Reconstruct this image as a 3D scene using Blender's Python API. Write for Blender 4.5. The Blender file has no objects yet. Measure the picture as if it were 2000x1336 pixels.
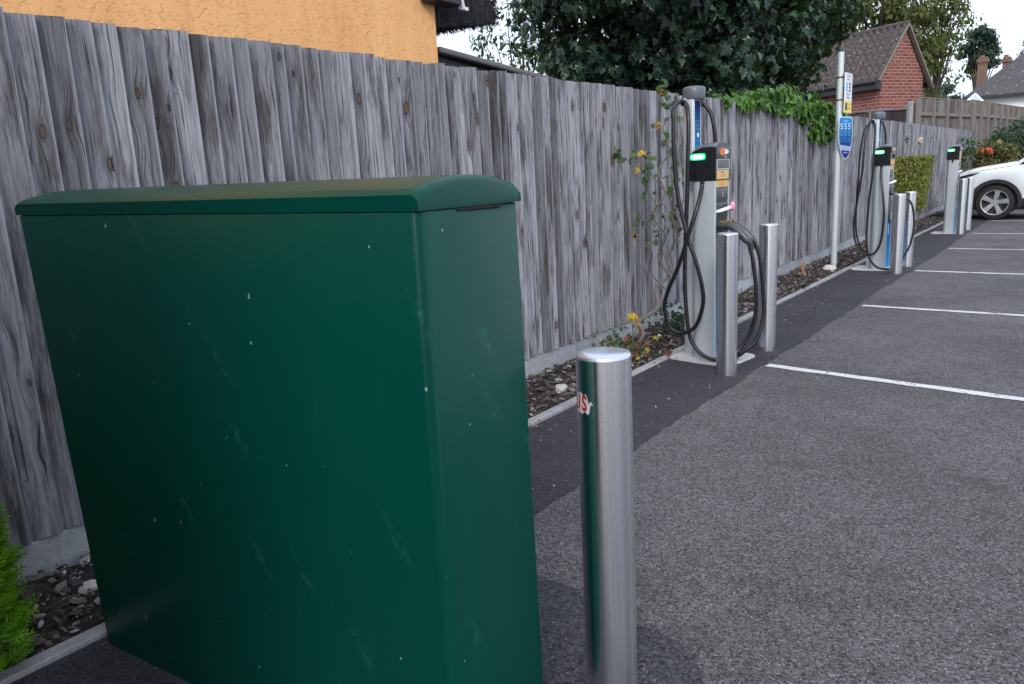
import bpy, bmesh, math, random
import numpy as np
from mathutils import Vector, Matrix
R = random.Random(7)
NP = np.random.default_rng(11)
scene = bpy.context.scene
COL = scene.collection
rad = math.radians

# ------------------------------------------------------------------ helpers
class MB:
    """collects faces of one mesh"""
    def __init__(s): s.v = []; s.f = []; s.c = None
    def add(s, vs, fs):
        o = len(s.v); s.v += [tuple(map(float, p)) for p in vs]
        s.f += [tuple(i + o for i in q) for q in fs]
    def box(s, x0, x1, y0, y1, z0, z1):
        s.add([(x0,y0,z0),(x1,y0,z0),(x1,y1,z0),(x0,y1,z0),(x0,y0,z1),(x1,y0,z1),(x1,y1,z1),(x0,y1,z1)],
              [(3,2,1,0),(4,5,6,7),(0,1,5,4),(1,2,6,5),(2,3,7,6),(3,0,4,7)])
    def obox(s, p, q, w, h, up=(0,0,1)):
        p = Vector(p); q = Vector(q); d = (q-p).normalized(); u = Vector(up)
        a = d.cross(u).normalized()*w/2; b = a.cross(d).normalized()*h/2
        s.add([p-a-b,p+a-b,p+a+b,p-a+b,q-a-b,q+a-b,q+a+b,q-a+b],
              [(0,1,2,3),(7,6,5,4),(1,0,4,5),(2,1,5,6),(3,2,6,7),(0,3,7,4)])
    def prism(s, poly, f0, f1):
        """poly: list of 2d pts; f0,f1 map 2d -> 3d for the two caps"""
        n = len(poly); a = [f0(*p) for p in poly]; b = [f1(*p) for p in poly]
        s.add(a + b, [tuple(range(n))[::-1], tuple(range(n, 2*n))] + [(i, (i+1) % n, n+(i+1) % n, n+i) for i in range(n)])
    def lathe(s, prof, c=(0,0,0), n=40, caps=True):
        o = []; fs = []
        for (r, z) in prof:
            for k in range(n):
                a = 2*math.pi*k/n; o.append((c[0]+r*math.cos(a), c[1]+r*math.sin(a), c[2]+z))
        m = len(prof)
        for j in range(m-1):
            for k in range(n): fs.append((j*n+k, j*n+(k+1) % n, (j+1)*n+(k+1) % n, (j+1)*n+k))
        if caps: fs += [tuple(range(n))[::-1], tuple(range((m-1)*n, m*n))]
        s.add(o, fs)
    def tube(s, pts, r, n=10, smooth=4, r1=None):
        P = [Vector(p) for p in pts]
        if smooth > 1 and len(P) > 2:
            Q = []
            for i in range(len(P)-1):
                a, b, c, d = P[max(i-1,0)], P[i], P[i+1], P[min(i+2,len(P)-1)]
                for k in range(smooth):
                    t = k/smooth
                    Q.append(.5*((2*b)+(c-a)*t+(2*a-5*b+4*c-d)*t*t+(3*b-3*c+d-a)*t**3))
            P = Q + [P[-1]]
        m = len(P); prev = None; vs = []; fs = []
        for i, p in enumerate(P):
            d = (P[min(i+1,m-1)]-P[max(i-1,0)]).normalized()
            if prev is None:
                prev = d.orthogonal().normalized()
            prev = (prev - d*prev.dot(d)).normalized(); w = d.cross(prev)
            rr = r if r1 is None else (r[i] if isinstance(r, list) else r + (r1-r)*i/(m-1))
            for k in range(n):
                a = 2*math.pi*k/n; vs.append(p + (prev*math.cos(a)+w*math.sin(a))*rr)
        for i in range(m-1):
            for k in range(n): fs.append((i*n+k, i*n+(k+1) % n, (i+1)*n+(k+1) % n, (i+1)*n+k))
        fs += [tuple(range(n))[::-1], tuple(range((m-1)*n, m*n))]
        s.add(vs, fs)

def build(name, mb, mats, parent=None, smooth=False, bevel=0, seg=2, angle=35):
    """link mb as one mesh; coordinates are world unless parent given (then local to the parent)"""
    me = bpy.data.meshes.new(name); me.from_pydata(mb.v, [], mb.f); me.update()
    for m in (mats if isinstance(mats, list) else [mats]): me.materials.append(m)
    o = bpy.data.objects.new(name, me); COL.objects.link(o)
    if parent is not None: o.parent = parent
    if bevel:
        bm = bmesh.new(); bm.from_mesh(me)
        bmesh.ops.remove_doubles(bm, verts=bm.verts, dist=1e-5)
        es = [e for e in bm.edges if len(e.link_faces) == 2 and e.calc_face_angle(0) > rad(angle)]
        bmesh.ops.bevel(bm, geom=es, offset=bevel, segments=seg, profile=.5, affect='EDGES', clamp_overlap=True)
        bm.to_mesh(me); bm.free(); smooth = True
    if smooth:
        me.polygons.foreach_set('use_smooth', [True]*len(me.polygons))
        try: me.set_sharp_from_angle(angle=rad(angle if angle < 60 else 60))
        except Exception: pass
    return o
def thing(name, label, cat, loc=(0,0,0), rz=0, group=None):
    o = bpy.data.objects.new(name, None); COL.objects.link(o); o.empty_display_size = .1
    o.location = loc; o.rotation_euler = (0, 0, rz); o['label'] = label; o['category'] = cat
    if group: o['group'] = group
    return o
def tag(o, label, cat, group=None, loc=None):
    o['label'] = label; o['category'] = cat
    if group: o['group'] = group
    if loc is not None: o.location = loc
    return o
def struct(o, kind='structure'): o['kind'] = kind; return o
def copy_tree(o, parent=None):
    c = o.copy(); COL.objects.link(c)
    if parent is not None: c.parent = parent
    for ch in list(o.children): copy_tree(ch, c)
    return c
def text_mesh(s, size, depth=.0006, align='CENTER', spacing=1.0, bold=0.0):
    cu = bpy.data.curves.new('lettering', 'FONT'); cu.body = s; cu.size = size; cu.extrude = depth
    cu.align_x = align; cu.align_y = 'CENTER'; cu.space_character = spacing; cu.offset = bold; cu.resolution_u = 3
    o = bpy.data.objects.new('lettering', cu); COL.objects.link(o)
    bpy.context.view_layer.update()
    me = bpy.data.meshes.new_from_object(o.evaluated_get(bpy.context.evaluated_depsgraph_get()))
    bpy.data.objects.remove(o); bpy.data.curves.remove(cu)
    mb = MB(); mb.v = [tuple(v.co) for v in me.vertices]; mb.f = [tuple(p.vertices) for p in me.polygons]
    bpy.data.meshes.remove(me); return mb
def xform(mb, fn):
    mb.v = [tuple(fn(*p)) for p in mb.v]; return mb

# ------------------------------------------------------------------ materials
class NT:
    def __init__(s, name):
        s.m = bpy.data.materials.new(name); s.m.use_nodes = True; s.t = s.m.node_tree; s.t.nodes.clear()
        s.out = s.t.nodes.new('ShaderNodeOutputMaterial')
    def n(s, typ, ins=None, **props):
        nd = s.t.nodes.new('ShaderNode'+typ)
        for k, v in props.items(): setattr(nd, k, v)
        for k, v in (ins or {}).items(): s.set(nd.inputs[k], v)
        return nd
    def set(s, sock, v):
        if isinstance(v, bpy.types.NodeSocket): s.t.links.new(v, sock)
        elif isinstance(v, bpy.types.Node): s.t.links.new(v.outputs[0], sock)
        else:
            if sock.type == 'RGBA' and len(v) == 3: v = (*v, 1)
            sock.default_value = v
    def math(s, op, a, b=0.0, c=0.0, clamp=False):
        nd = s.n('Math', operation=op, use_clamp=clamp); s.set(nd.inputs[0], a); s.set(nd.inputs[1], b); s.set(nd.inputs[2], c); return nd.outputs[0]
    def mix(s, f, a, b, mode='MIX'):
        nd = s.n('Mix', data_type='RGBA', blend_type=mode); s.set(nd.inputs[0], f); s.set(nd.inputs[6], a); s.set(nd.inputs[7], b); return nd.outputs[2]
    def ramp(s, f, stops, interp='LINEAR'):
        nd = s.n('ValToRGB'); nd.color_ramp.interpolation = interp; e = nd.color_ramp.elements
        while len(e) < len(stops): e.new(.5)
        for el, (p, c) in zip(e, stops): el.position = p; el.color = (*c, 1) if len(c) == 3 else c
        s.set(nd.inputs[0], f); return nd.outputs[0]
    def rng(s, f, a, b, c=0.0, d=1.0, kind='LINEAR'):
        nd = s.n('MapRange', interpolation_type=kind); 
        for i, v in enumerate((f, a, b, c, d)): s.set(nd.inputs[i], v)
        return nd.outputs[0]
    def obj(s): return s.n('TexCoord').outputs['Object']
    def pos(s): return s.n('NewGeometry').outputs['Position']
    def mapping(s, vec, scale=(1,1,1), loc=(0,0,0), rot=(0,0,0)):
        return s.n('Mapping', {'Vector': vec, 'Scale': scale, 'Location': loc, 'Rotation': rot}).outputs[0]
    def noise(s, vec, scale, detail=3, rough=.5, dist=0, out='Fac'):
        return s.n('TexNoise', {'Vector': vec, 'Scale': scale, 'Detail': detail, 'Roughness': rough, 'Distortion': dist}).outputs[out]
    def vor(s, vec, scale, out='Distance', feature='F1', rnd=1.0):
        return s.n('TexVoronoi', {'Vector': vec, 'Scale': scale, 'Randomness': rnd}, feature=feature).outputs[out]
    def bump(s, h, strength=.3, dist=.01, normal=None):
        nd = s.n('Bump', {'Height': h, 'Strength': strength, 'Distance': dist})
        if normal is not None: s.set(nd.inputs['Normal'], normal)
        return nd.outputs[0]
    def pbr(s, color, rough=.5, metal=0.0, normal=None, spec=.5, coat=0.0, emit=None, es=0.0):
        nd = s.n('BsdfPrincipled', {'Base Color': color, 'Roughness': rough, 'Metallic': metal, 'Specular IOR Level': spec, 'Coat Weight': coat})
        if normal is not None: s.set(nd.inputs['Normal'], normal)
        if emit: s.set(nd.inputs['Emission Color'], emit); s.set(nd.inputs['Emission Strength'], es)
        s.t.links.new(nd.outputs[0], s.out.inputs[0]); return s.m
def plain(name, c, rough=.5, metal=0.0, var=.12, scale=14, bump=0.0, spec=.5, coat=0.0):
    k = NT(name); n = k.noise(k.obj(), scale, 4, .6)
    col = k.mix(n, tuple(x*(1-var) for x in c), tuple(min(1, x*(1+var)) for x in c))
    nr = k.bump(k.noise(k.obj(), scale*12, 2), bump, .002) if bump else None
    return k.pbr(col, k.rng(n, .3, .7, max(rough-.06, .03), min(1, rough+.08)), metal, nr, spec, coat)

def mat_wood(name, light, dark, brown, stain=.5, bright=1.0):
    k = NT(name); p = k.obj()
    at = k.n('Attribute', attribute_name='bd'); sep = k.n('SeparateColor', {'Color': at.outputs['Color']})
    r1, u, r2 = sep.outputs[0], sep.outputs[1], sep.outputs[2]
    off = k.n('CombineXYZ', {'X': k.math('MULTIPLY', r1, 37.), 'Y': k.math('MULTIPLY', r2, 53.), 'Z': k.math('MULTIPLY', r1, 91.)})
    q = k.n('VectorMath', {0: p, 1: off.outputs[0]}, operation='ADD').outputs[0]
    # warp of the grain
    w1 = k.noise(k.mapping(q, (4, 5, 1.1)), 1.0, 2, .5)
    kn = k.n('TexVoronoi', {'Vector': k.mapping(q, (1, 10.5, 4.6)), 'Scale': 1.0, 'Randomness': 1.0}, feature='F1')
    kd = kn.outputs['Distance']
    ksel = k.math('GREATER_THAN', k.n('SeparateColor', {'Color': kn.outputs['Color']}).outputs[0], .36)
    pull = k.math('MULTIPLY', k.math('POWER', k.math('SUBTRACT', 1., k.math('MULTIPLY', kd, 1.7), clamp=True), 1.6), k.math('MULTIPLY', ksel, .032))
    sy = k.n('SeparateXYZ', {'Vector': q})
    gy = k.math('ADD', k.math('ADD', sy.outputs['Y'], pull), k.math('ADD', k.math('MULTIPLY', w1, .018), k.math('MULTIPLY', k.noise(k.mapping(q, (4, 14, 4)), 1.0, 2), .005)))
    gv = k.n('CombineXYZ', {'X': 0., 'Y': gy, 'Z': k.math('MULTIPLY', sy.outputs['Z'], .022)}).outputs[0]
    g1 = k.noise(gv, 88, 4, .65); g2 = k.noise(gv, 330, 3, .65)
    grain = k.math('ADD', k.math('MULTIPLY', g1, .58), k.math('MULTIPLY', g2, .42))
    base = k.ramp(grain, [(.27, dark), (.41, tuple((a+b)*.50 for a, b in zip(light, dark))), (.55, light), (.74, tuple(min(1, x*1.35) for x in light))])
    tone = k.rng(k.math('POWER', r2, .8), 0, 1, .46, 1.16)
    base = k.mix(1., base, k.n('CombineColor', {0: tone, 1: tone, 2: tone}).outputs[0], 'MULTIPLY')
    st = k.noise(k.mapping(q, (2, 8, 1.3)), 1.0, 5, .7)
    stm = k.math('MULTIPLY', k.rng(st, .48, .61), stain, clamp=True)
    base = k.mix(stm, base, k.mix(k.noise(q, 5, 2), brown, tuple(x*.35 for x in dark)))
    edge = k.math('MULTIPLY', k.rng(u, .9, .99), .45)
    base = k.mix(edge, base, tuple(min(1, x*1.45) for x in light))
    # knots
    kr = k.math('ADD', k.math('MULTIPLY', kd, .78), k.math('MULTIPLY', k.math('SUBTRACT', k.noise(q, 60, 2), .5), .05))
    kcol = k.ramp(kr, [(.0, (.012,.008,.006)), (.035, (.03,.017,.010)), (.05, (.36,.17,.06)), (.09, (.17,.085,.045)), (.12, (.02,.014,.012))])
    kr = kr
    km = k.math('MULTIPLY', k.math('LESS_THAN', kr, .125), ksel)
    base = k.mix(k.math('MULTIPLY', km, k.rng(r1, 0, 1, .55, 1)), base, kcol)
    halo = k.math('MULTIPLY', k.rng(kd, .34, .12), k.math('MULTIPLY', ksel, .45), clamp=True)
    base = k.mix(halo, base, tuple(x*1.1 for x in dark), 'MIX')
    if bright != 1: base = k.mix(1., base, (bright,)*3, 'MULTIPLY')
    crack = k.rng(k.noise(gv, 120, 2, .5), .39, .32)
    base = k.mix(k.math('MULTIPLY', crack, .8), base, (.012,.011,.012))
    h = k.math('SUBTRACT', k.math('MULTIPLY', grain, 1.), k.math('MULTIPLY', crack, .6))
    return k.pbr(base, .85, 0, k.bump(h, .55, .004), .25)

def mat_leaf(name, cols, rough=.45, trans=.25, spec=.4):
    k = NT(name); g = k.n('NewGeometry'); r = g.outputs['Random Per Island']
    stops = [(i/(len(cols)-1), c) for i, c in enumerate(cols)]
    c = k.ramp(r, stops)
    c = k.mix(k.math('MULTIPLY', k.noise(k.pos(), 3.0, 2), .35), c, tuple(x*.6 for x in cols[0]))
    pr = k.n('BsdfPrincipled', {'Base Color': c, 'Roughness': rough, 'Specular IOR Level': spec})
    tr = k.n('BsdfTranslucent', {'Color': k.mix(.5, c, (.22,.30,.04))})
    mx = k.n('MixShader', {0: trans, 1: pr.outputs[0], 2: tr.outputs[0]})
    k.t.links.new(mx.outputs[0], k.out.inputs[0]); return k.m

def mat_asphalt(name, base, scale, contrast, bump, patch=.25):
    k = NT(name); p = k.pos()
    c1 = k.n('TexVoronoi', {'Vector': p, 'Scale': scale, 'Randomness': 1.0}, feature='F1')
    sp = k.n('SeparateColor', {'Color': c1.outputs['Color']}).outputs[0]
    fine = k.noise(p, scale*2.3, 3, .7); big = k.noise(p, .9, 5, .62); mid = k.noise(p, 9, 4, .7)
    ag = k.math('ADD', k.math('MULTIPLY', sp, .6), k.math('MULTIPLY', fine, .4))
    v = k.rng(ag, .25, .85, 1-contrast, 1+contrast)
    v = k.math('MULTIPLY', v, k.rng(big, .3, .7, 1-patch, 1+patch))
    v = k.math('MULTIPLY', v, k.rng(mid, .3, .7, .88, 1.12))
    stone = k.math('GREATER_THAN', sp, .965)
    pit = k.math('LESS_THAN', sp, .09)
    col = k.mix(1., base, k.n('CombineColor', {0: v, 1: v, 2: v}).outputs[0], 'MULTIPLY')
    col = k.mix(k.math('MULTIPLY', stone, min(.8, contrast)), col, tuple(min(1, x*2.4) for x in base))
    col = k.mix(k.math('MULTIPLY', pit, .7), col, tuple(x*.25 for x in base))
    blot = k.rng(k.noise(p, 1.9, 5, .6), .60, .70)
    col = k.mix(k.math('MULTIPLY', blot, .35), col, tuple(x*.4 for x in base))
    spot = k.math('LESS_THAN', k.math('ADD', k.vor(p, 2.2), k.math('MULTIPLY', k.noise(p, 30, 3), .04)), .045)
    col = k.mix(k.math('MULTIPLY', spot, .6), col, tuple(x*.3 for x in base))
    tan = k.rng(k.noise(p, .55, 3), .55, .75)
    col = k.mix(k.math('MULTIPLY', tan, .18), col, (base[0]*1.25, base[1]*1.1, base[2]*.85))
    h = k.math('SUBTRACT', k.math('MULTIPLY', fine, .4), k.math('MULTIPLY', c1.outputs['Distance'], 1.0))
    return k.pbr(col, .82, 0, k.bump(h, bump, .006), .3)

def mat_concrete(name, c, scale=30):
    k = NT(name); p = k.pos(); a = k.noise(p, 2.2, 5, .65); b = k.noise(p, scale, 4, .7)
    v = k.math('MULTIPLY', k.rng(a, .3, .7, .72, 1.18), k.rng(b, .3, .7, .82, 1.15))
    col = k.mix(1., c, k.n('CombineColor', {0: v, 1: v, 2: v}).outputs[0], 'MULTIPLY')
    dirt = k.rng(k.noise(k.mapping(p, (1, 6, .7)), 2.5, 4), .55, .75)
    col = k.mix(k.math('MULTIPLY', dirt, .4), col, tuple(x*.35 for x in c))
    return k.pbr(col, .88, 0, k.bump(b, .3, .004), .3)

def mat_brick(name, scale_w, c1, c2, mortar, width=.225, row=.075, tint=1):
    k = NT(name); s = k.n('SeparateXYZ', {'Vector': k.obj()})
    v = k.n('CombineXYZ', {'X': k.math('ADD', s.outputs[0], s.outputs[1]), 'Y': s.outputs[2], 'Z': 0.}).outputs[0]
    b = k.n('TexBrick', {'Vector': v, 'Color1': c1, 'Color2': c2, 'Mortar': mortar, 'Scale': scale_w, 'Mortar Size': .009, 'Mortar Smooth': .15, 'Bias': -.1, 'Brick Width': width, 'Row Height': row})
    n = k.noise(k.obj(), 3, 4, .7)
    col = k.mix(k.rng(n, .35, .75, 0, .35), b.outputs[0], tuple(x*.5 for x in c1))
    return k.pbr(col, .85, 0, k.bump(k.math('SUBTRACT', 1., b.outputs[1]), .5, .006), .25)

AR = 0.25
def mat_steel():
    k = NT('brushed_steel'); p = k.obj()
    n = k.noise(k.mapping(p, (90, 90, .35)), 1.0, 3, .6); m = k.noise(k.mapping(p, (26, 26, .2)), 1.0, 2)
    hz = k.noise(k.mapping(p, (6, 6, 420)), 1.0, 2)
    v = k.rng(k.math('ADD', k.math('MULTIPLY', n, .6), k.math('MULTIPLY', m, .4)), .3, .7, .68, .94)
    col = k.n('CombineColor', {0: v, 1: k.math('MULTIPLY', v, 1.005), 2: k.math('MULTIPLY', v, 1.03)}).outputs[0]
    sm = k.noise(p, 7, 5, .7)
    col = k.mix(k.rng(sm, .58, .8, 0, .3), col, (.30,.30,.31))
    mt = k.pbr(col, k.rng(m, .3, .7, .17, .28), 1.0, k.bump(k.math('ADD', k.math('MULTIPLY', hz, .2), m), .12, .003))
    b = next(n for n in k.t.nodes if n.type == 'BSDF_PRINCIPLED'); b.inputs['Anisotropic'].default_value = .85; b.inputs['Anisotropic Rotation'].default_value = AR
    k.set(b.inputs['Tangent'], k.n('Tangent', direction_type='RADIAL', axis='Z').outputs[0]); return mt

def mat_green():
    k = NT('green_cabinet_paint'); p = k.obj()
    lo = k.noise(p, 1.6, 4, .55); fn = k.noise(p, 240, 2)
    col = k.mix(lo, (.0003,.043,.030), (.0004,.058,.042))
    run = k.noise(k.mapping(p, (13, 13, 1.3)), 1.0, 5, .7)
    col = k.mix(k.rng(run, .56, .76, 0, .16), col, (.008,.10,.078))
    # sparse pale scuffs and chips
    sp_ = k.n('SeparateXYZ', {'Vector': p}); p2 = k.n('CombineXYZ', {'X': k.math('ADD', sp_.outputs[0], sp_.outputs[1]), 'Y': sp_.outputs[2], 'Z': 0.}).outputs[0]
    sc = k.n('TexVoronoi', {'Vector': k.mapping(p2, (1, .6, 1)), 'Scale': 8.0, 'Randomness': 1.0}, feature='F1', voronoi_dimensions='2D')
    ss = k.n('SeparateColor', {'Color': sc.outputs['Color']})
    size = k.math('MULTIPLY', k.math('POWER', ss.outputs[0], 7.), .030)
    chip = k.math('LESS_THAN', k.math('ADD', sc.outputs['Distance'], k.math('MULTIPLY', k.math('SUBTRACT', k.noise(p, 90, 2), .5), .09)), k.math('ADD', size, .001))
    col = k.mix(k.math('MULTIPLY', chip, .65), col, (.30,.42,.38))
    # long slanting rub marks
    rub = k.n('TexVoronoi', {'Vector': k.mapping(k.mapping(p2, rot=(0, 0, rad(-30))), (15, 3.4, 1.0)), 'Scale': 1.0, 'Randomness': 1.0}, feature='F1', voronoi_dimensions='2D')
    rs = k.n('SeparateColor', {'Color': rub.outputs['Color']}).outputs[0]
    rm = k.math('MULTIPLY', k.rng(rub.outputs['Distance'], .30, .05), k.math('GREATER_THAN', rs, .84), clamp=True)
    rm = k.math('MULTIPLY', rm, k.rng(k.noise(p, 38, 5, .8), .46, .68))
    col = k.mix(k.math('MULTIPLY', rm, .26), col, (.06,.25,.20))
    ro = k.rng(lo, .3, .7, .30, .42)
    return k.pbr(col, ro, 0, k.bump(fn, .10, .001), .16)

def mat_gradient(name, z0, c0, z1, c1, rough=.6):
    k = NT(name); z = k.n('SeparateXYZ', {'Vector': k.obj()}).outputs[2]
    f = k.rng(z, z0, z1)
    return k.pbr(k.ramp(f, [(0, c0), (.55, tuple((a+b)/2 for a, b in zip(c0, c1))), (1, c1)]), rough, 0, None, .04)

def mat_render():
    k = NT('orange_render'); p = k.pos()
    d = k.noise(p, 5, 3, out='Color'); q = k.n('VectorMath', {0: p, 1: k.n('VectorMath', {0: d, 'Scale': .12}, operation='SCALE').outputs[0]}, operation='ADD').outputs[0]
    v = k.noise(k.mapping(q, (1, 24, 30), rot=(rad(35),0,0)), 1.0, 1.5, .5, 1.2); w = k.noise(p, 1.6, 4, .6)
    v = k.rng(v, .32, k.rng(w, .35, .65, .40, .56)); pit = k.math('SUBTRACT', 1., v)
    col = k.mix(k.rng(k.noise(k.mapping(p, (1, 3, .6)), 1.3, 5, .65), .3, .7), (.76,.385,.160), (.92,.51,.23))
    col = k.mix(k.math('MULTIPLY', pit, .25), col, (.45,.19,.05))
    return k.pbr(col, .9, 0, k.bump(v, .32, .008), .2)

def mat_thatch():
    k = NT('thatch'); p = k.obj(); n = k.noise(k.mapping(p, (60, 30, 4)), 1.0, 4, .7); m = k.noise(p, 5, 3)
    col = k.ramp(n, [(.3, (.012,.012,.016)), (.55, (.055,.055,.065)), (.75, (.15,.15,.16))])
    return k.pbr(k.mix(k.rng(m, .4, .7, 0, .5), col, (.03,.03,.035)), .95, 0, k.bump(n, 1., .05), .2)

def mat_roof(name, c, moss, scale=1.0):
    k = NT(name); p = k.pos(); r = k.n('NewGeometry').outputs['Random Per Island']
    n = k.noise(p, 3*scale, 5, .7); f = k.noise(p, 26*scale, 4, .7)
    col = k.mix(f, tuple(x*.45 for x in c), tuple(x*1.5 for x in c))
    col = k.mix(k.rng(n, .5, .72, 0, .55), col, moss)
    col = k.mix(k.math('MULTIPLY', k.math('GREATER_THAN', k.noise(p, 14*scale, 3), .66), .7), col, (.42,.40,.38))
    return k.pbr(col, .9, 0, k.bump(f, .6, .02), .25)

def mat_island(name, cols, rough=.9, interp='LINEAR'):
    k = NT(name); r = k.n('NewGeometry').outputs['Random Per Island']
    c = k.ramp(r, [(i/(len(cols)-1), c) for i, c in enumerate(cols)], interp)
    n = k.noise(k.pos(), 60, 3, .7)
    c = k.mix(k.rng(n, .3, .7, 0, .5), c, tuple(x*.5 for x in cols[0]))
    return k.pbr(c, rough, 0, None, .25)

M = {}
M['wood'] = mat_wood('weathered_fence_wood', (.320,.320,.348), (.036,.034,.041), (.055,.040,.034), .78)
M['wood_far'] = mat_wood('weathered_brown_wood', (.235,.215,.205), (.04,.036,.036), (.10,.055,.035), .7)
M['wood_dark'] = mat_wood('dark_stained_wood', (.085,.07,.075), (.02,.016,.018), (.03,.02,.015), .5)
M['tarmac'] = mat_asphalt('car_park_asphalt', (.132,.125,.132), 160, .62, 1.0, .28)
M['strip'] = mat_asphalt('dark_new_tarmac', (.046,.044,.055), 170, .45, .5, .22)
M['patch'] = mat_asphalt('patch_tarmac', (.062,.061,.072), 125, .55, .8, .25)
M['soil'] = mat_asphalt('bed_soil', (.035,.027,.026), 60, .5, 1.0, .3)
M['concrete'] = mat_concrete('grey_concrete', (.36,.37,.40))
M['edging'] = mat_concrete('edging_concrete', (.34,.33,.34), 60)
M['pad'] = mat_concrete('pale_mortar', (.55,.54,.55), 50)
M['green'] = mat_green()
M['gap'] = plain('black_gap', (.004,.004,.004), .8)
M['steel'] = mat_steel()
M['steel_top'] = plain('satin_steel', (.62,.66,.74), .33, .85, .05)
M['silver'] = plain('silver_grey_paint', (.50,.54,.57), .42, .25, .05, 5, .1)
M['black'] = plain('black_plastic', (.010,.011,.013), .28, 0, .2, 20)
M['charcoal'] = plain('charcoal_plastic', (.055,.062,.072), .34, 0, .15, 20)
M['capgrey'] = plain('grey_cap_plastic', (.12,.14,.165), .35, .2, .12, 20)
M['rubber'] = plain('cable_rubber', (.008,.008,.010), .42, 0, .2, 30)
M['screen'] = plain('dark_glass', (.006,.006,.007), .08, 0, .1)
M['yellow'] = plain('yellow_sticker', (.68,.45,.17), .5, 0, .06)
M['signyellow'] = plain('sign_yellow', (.85,.62,.07), .4, 0, .05)
M['white'] = plain('white_print', (.82,.83,.85), .45, 0, .04)
M['signwhite'] = plain('sign_white', (.78,.80,.83), .4, 0, .04)
M['ink'] = plain('black_print', (.02,.02,.025), .5)
M['orange'] = plain('orange_print', (.75,.17,.04), .45)
M['navy'] = plain('navy_print', (.008,.012,.09), .4)
M['sky'] = plain('light_blue_print', (.06,.36,.75), .4)
M['skypale'] = plain('pale_cyan_print', (.25,.55,.80), .5)
M['red'] = plain('red_print', (.42,.012,.012), .45, 0, .3, 60)
M['pink'] = plain('pink_lock', (.85,.30,.48), .4)
M['brass'] = plain('brass_pins', (.75,.55,.25), .3, .8)
M['darkmetal'] = plain('dark_grey_metal', (.06,.065,.07), .4, .5)
M['vent'] = plain('vent_plastic', (.10,.10,.11), .5)
M['paintline'] = None
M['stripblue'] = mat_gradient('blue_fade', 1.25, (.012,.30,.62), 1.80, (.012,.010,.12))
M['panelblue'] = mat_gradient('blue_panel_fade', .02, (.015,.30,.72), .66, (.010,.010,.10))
M['signblue'] = mat_gradient('sign_blue_fade', 1.50, (.012,.045,.24), 1.86, (.010,.26,.62), .35)
M['render'] = mat_render(); M['thatch'] = mat_thatch()
M['brick'] = mat_brick('red_brick', 1.0, (.205,.058,.045), (.31,.11,.085), (.42,.32,.29), .30, .10)
M['chim'] = mat_brick('chimney_brick', 1.0, (.15,.065,.05), (.21,.095,.07), (.28,.24,.22))
M['tiles'] = mat_roof('pantile_roof', (.095,.075,.075), (.07,.08,.045), 1.0)
M['slates'] = mat_roof('far_roof_tiles', (.085,.080,.088), (.10,.085,.07), .5)
M['barge'] = plain('grey_bargeboard', (.20,.18,.16), .8, 0, .3, 10)
M['fascia'] = plain('black_fascia', (.02,.02,.025), .5)
M['gutter'] = plain('grey_gutter', (.13,.13,.135), .6, 0, .3, 8)
M['bark'] = plain('tree_bark', (.075,.06,.05), .9, 0, .4, 12, .8)
M['stem'] = plain('woody_stem', (.17,.145,.13), .85, 0, .4, 30, .5)
M['maple'] = mat_leaf('maple_leaves', [(.004,.016,.011),(.009,.032,.021),(.017,.050,.029),(.06,.12,.055)], .33, .12)
M['thin'] = mat_leaf('thin_tree_leaves', [(.014,.030,.012),(.035,.075,.02),(.06,.12,.03)], .45, .35)
M['birch'] = mat_leaf('birch_leaves', [(.04,.06,.015),(.10,.13,.03),(.20,.23,.06),(.12,.12,.04)], .5, .35)
M['conifer_far'] = mat_leaf('far_conifer_needles', [(.008,.025,.016),(.02,.05,.03),(.035,.075,.04)], .6, .1)
M['creeper'] = mat_leaf('creeper_leaves', [(.015,.055,.012),(.05,.15,.018),(.10,.26,.03),(.17,.38,.06)], .42, .3)
M['cypress'] = mat_leaf('cypress_sprays', [(.06,.18,.008),(.15,.38,.014),(.26,.54,.03)], .5, .3)
M['golden'] = mat_leaf('golden_privet_leaves', [(.09,.11,.015),(.21,.225,.03),(.40,.39,.07)], .45, .3)
M['rose'] = mat_leaf('rose_leaves', [(.025,.06,.025),(.05,.11,.04),(.09,.17,.05)], .4, .25)
M['autumn'] = mat_leaf('red_yellow_leaves', [(.16,.025,.015),(.20,.05,.03),(.45,.33,.03),(.03,.07,.02),(.10,.02,.015)], .5, .2)
M['petal'] = mat_leaf('yellow_petals', [(.65,.42,.03),(.80,.56,.06)], .5, .3)
M['petalo'] = mat_leaf('orange_petals', [(.50,.24,.07),(.62,.38,.14)], .5, .3)
M['petalw'] = mat_leaf('cream_petals', [(.65,.55,.45),(.75,.70,.62)], .5, .3)
M['petalr'] = mat_leaf('orange_red_petals', [(.70,.08,.03),(.80,.18,.07)], .5, .3)
M['shrubd'] = mat_leaf('dark_shrub_leaves', [(.008,.03,.012),(.018,.06,.022),(.03,.09,.035)], .5, .15)
M['shrubo'] = mat_leaf('olive_shrub_leaves', [(.05,.07,.02),(.10,.12,.03),(.20,.17,.05),(.17,.08,.04)], .5, .25)
M['mulch'] = mat_island('bark_mulch_chips', [(.022,.016,.015),(.06,.045,.042),(.15,.125,.12),(.08,.06,.052),(.28,.25,.24),(.04,.03,.028),(.50,.47,.47)])
M['stone'] = mat_concrete('pale_stone', (.55,.51,.48), 60)
M['dry'] = mat_island('dry_stalks', [(.40,.18,.09),(.55,.33,.20),(.62,.5,.42)], .8)
M['carwhite'] = plain('white_car_paint', (.80,.83,.85), .22, 0, .02, 3, 0, .5, .6)
M['tyre'] = plain('tyre_rubber', (.012,.012,.014), .75, 0, .2, 30)
M['alloy'] = plain('alloy_silver', (.62,.62,.64), .25, .75, .05)
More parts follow.
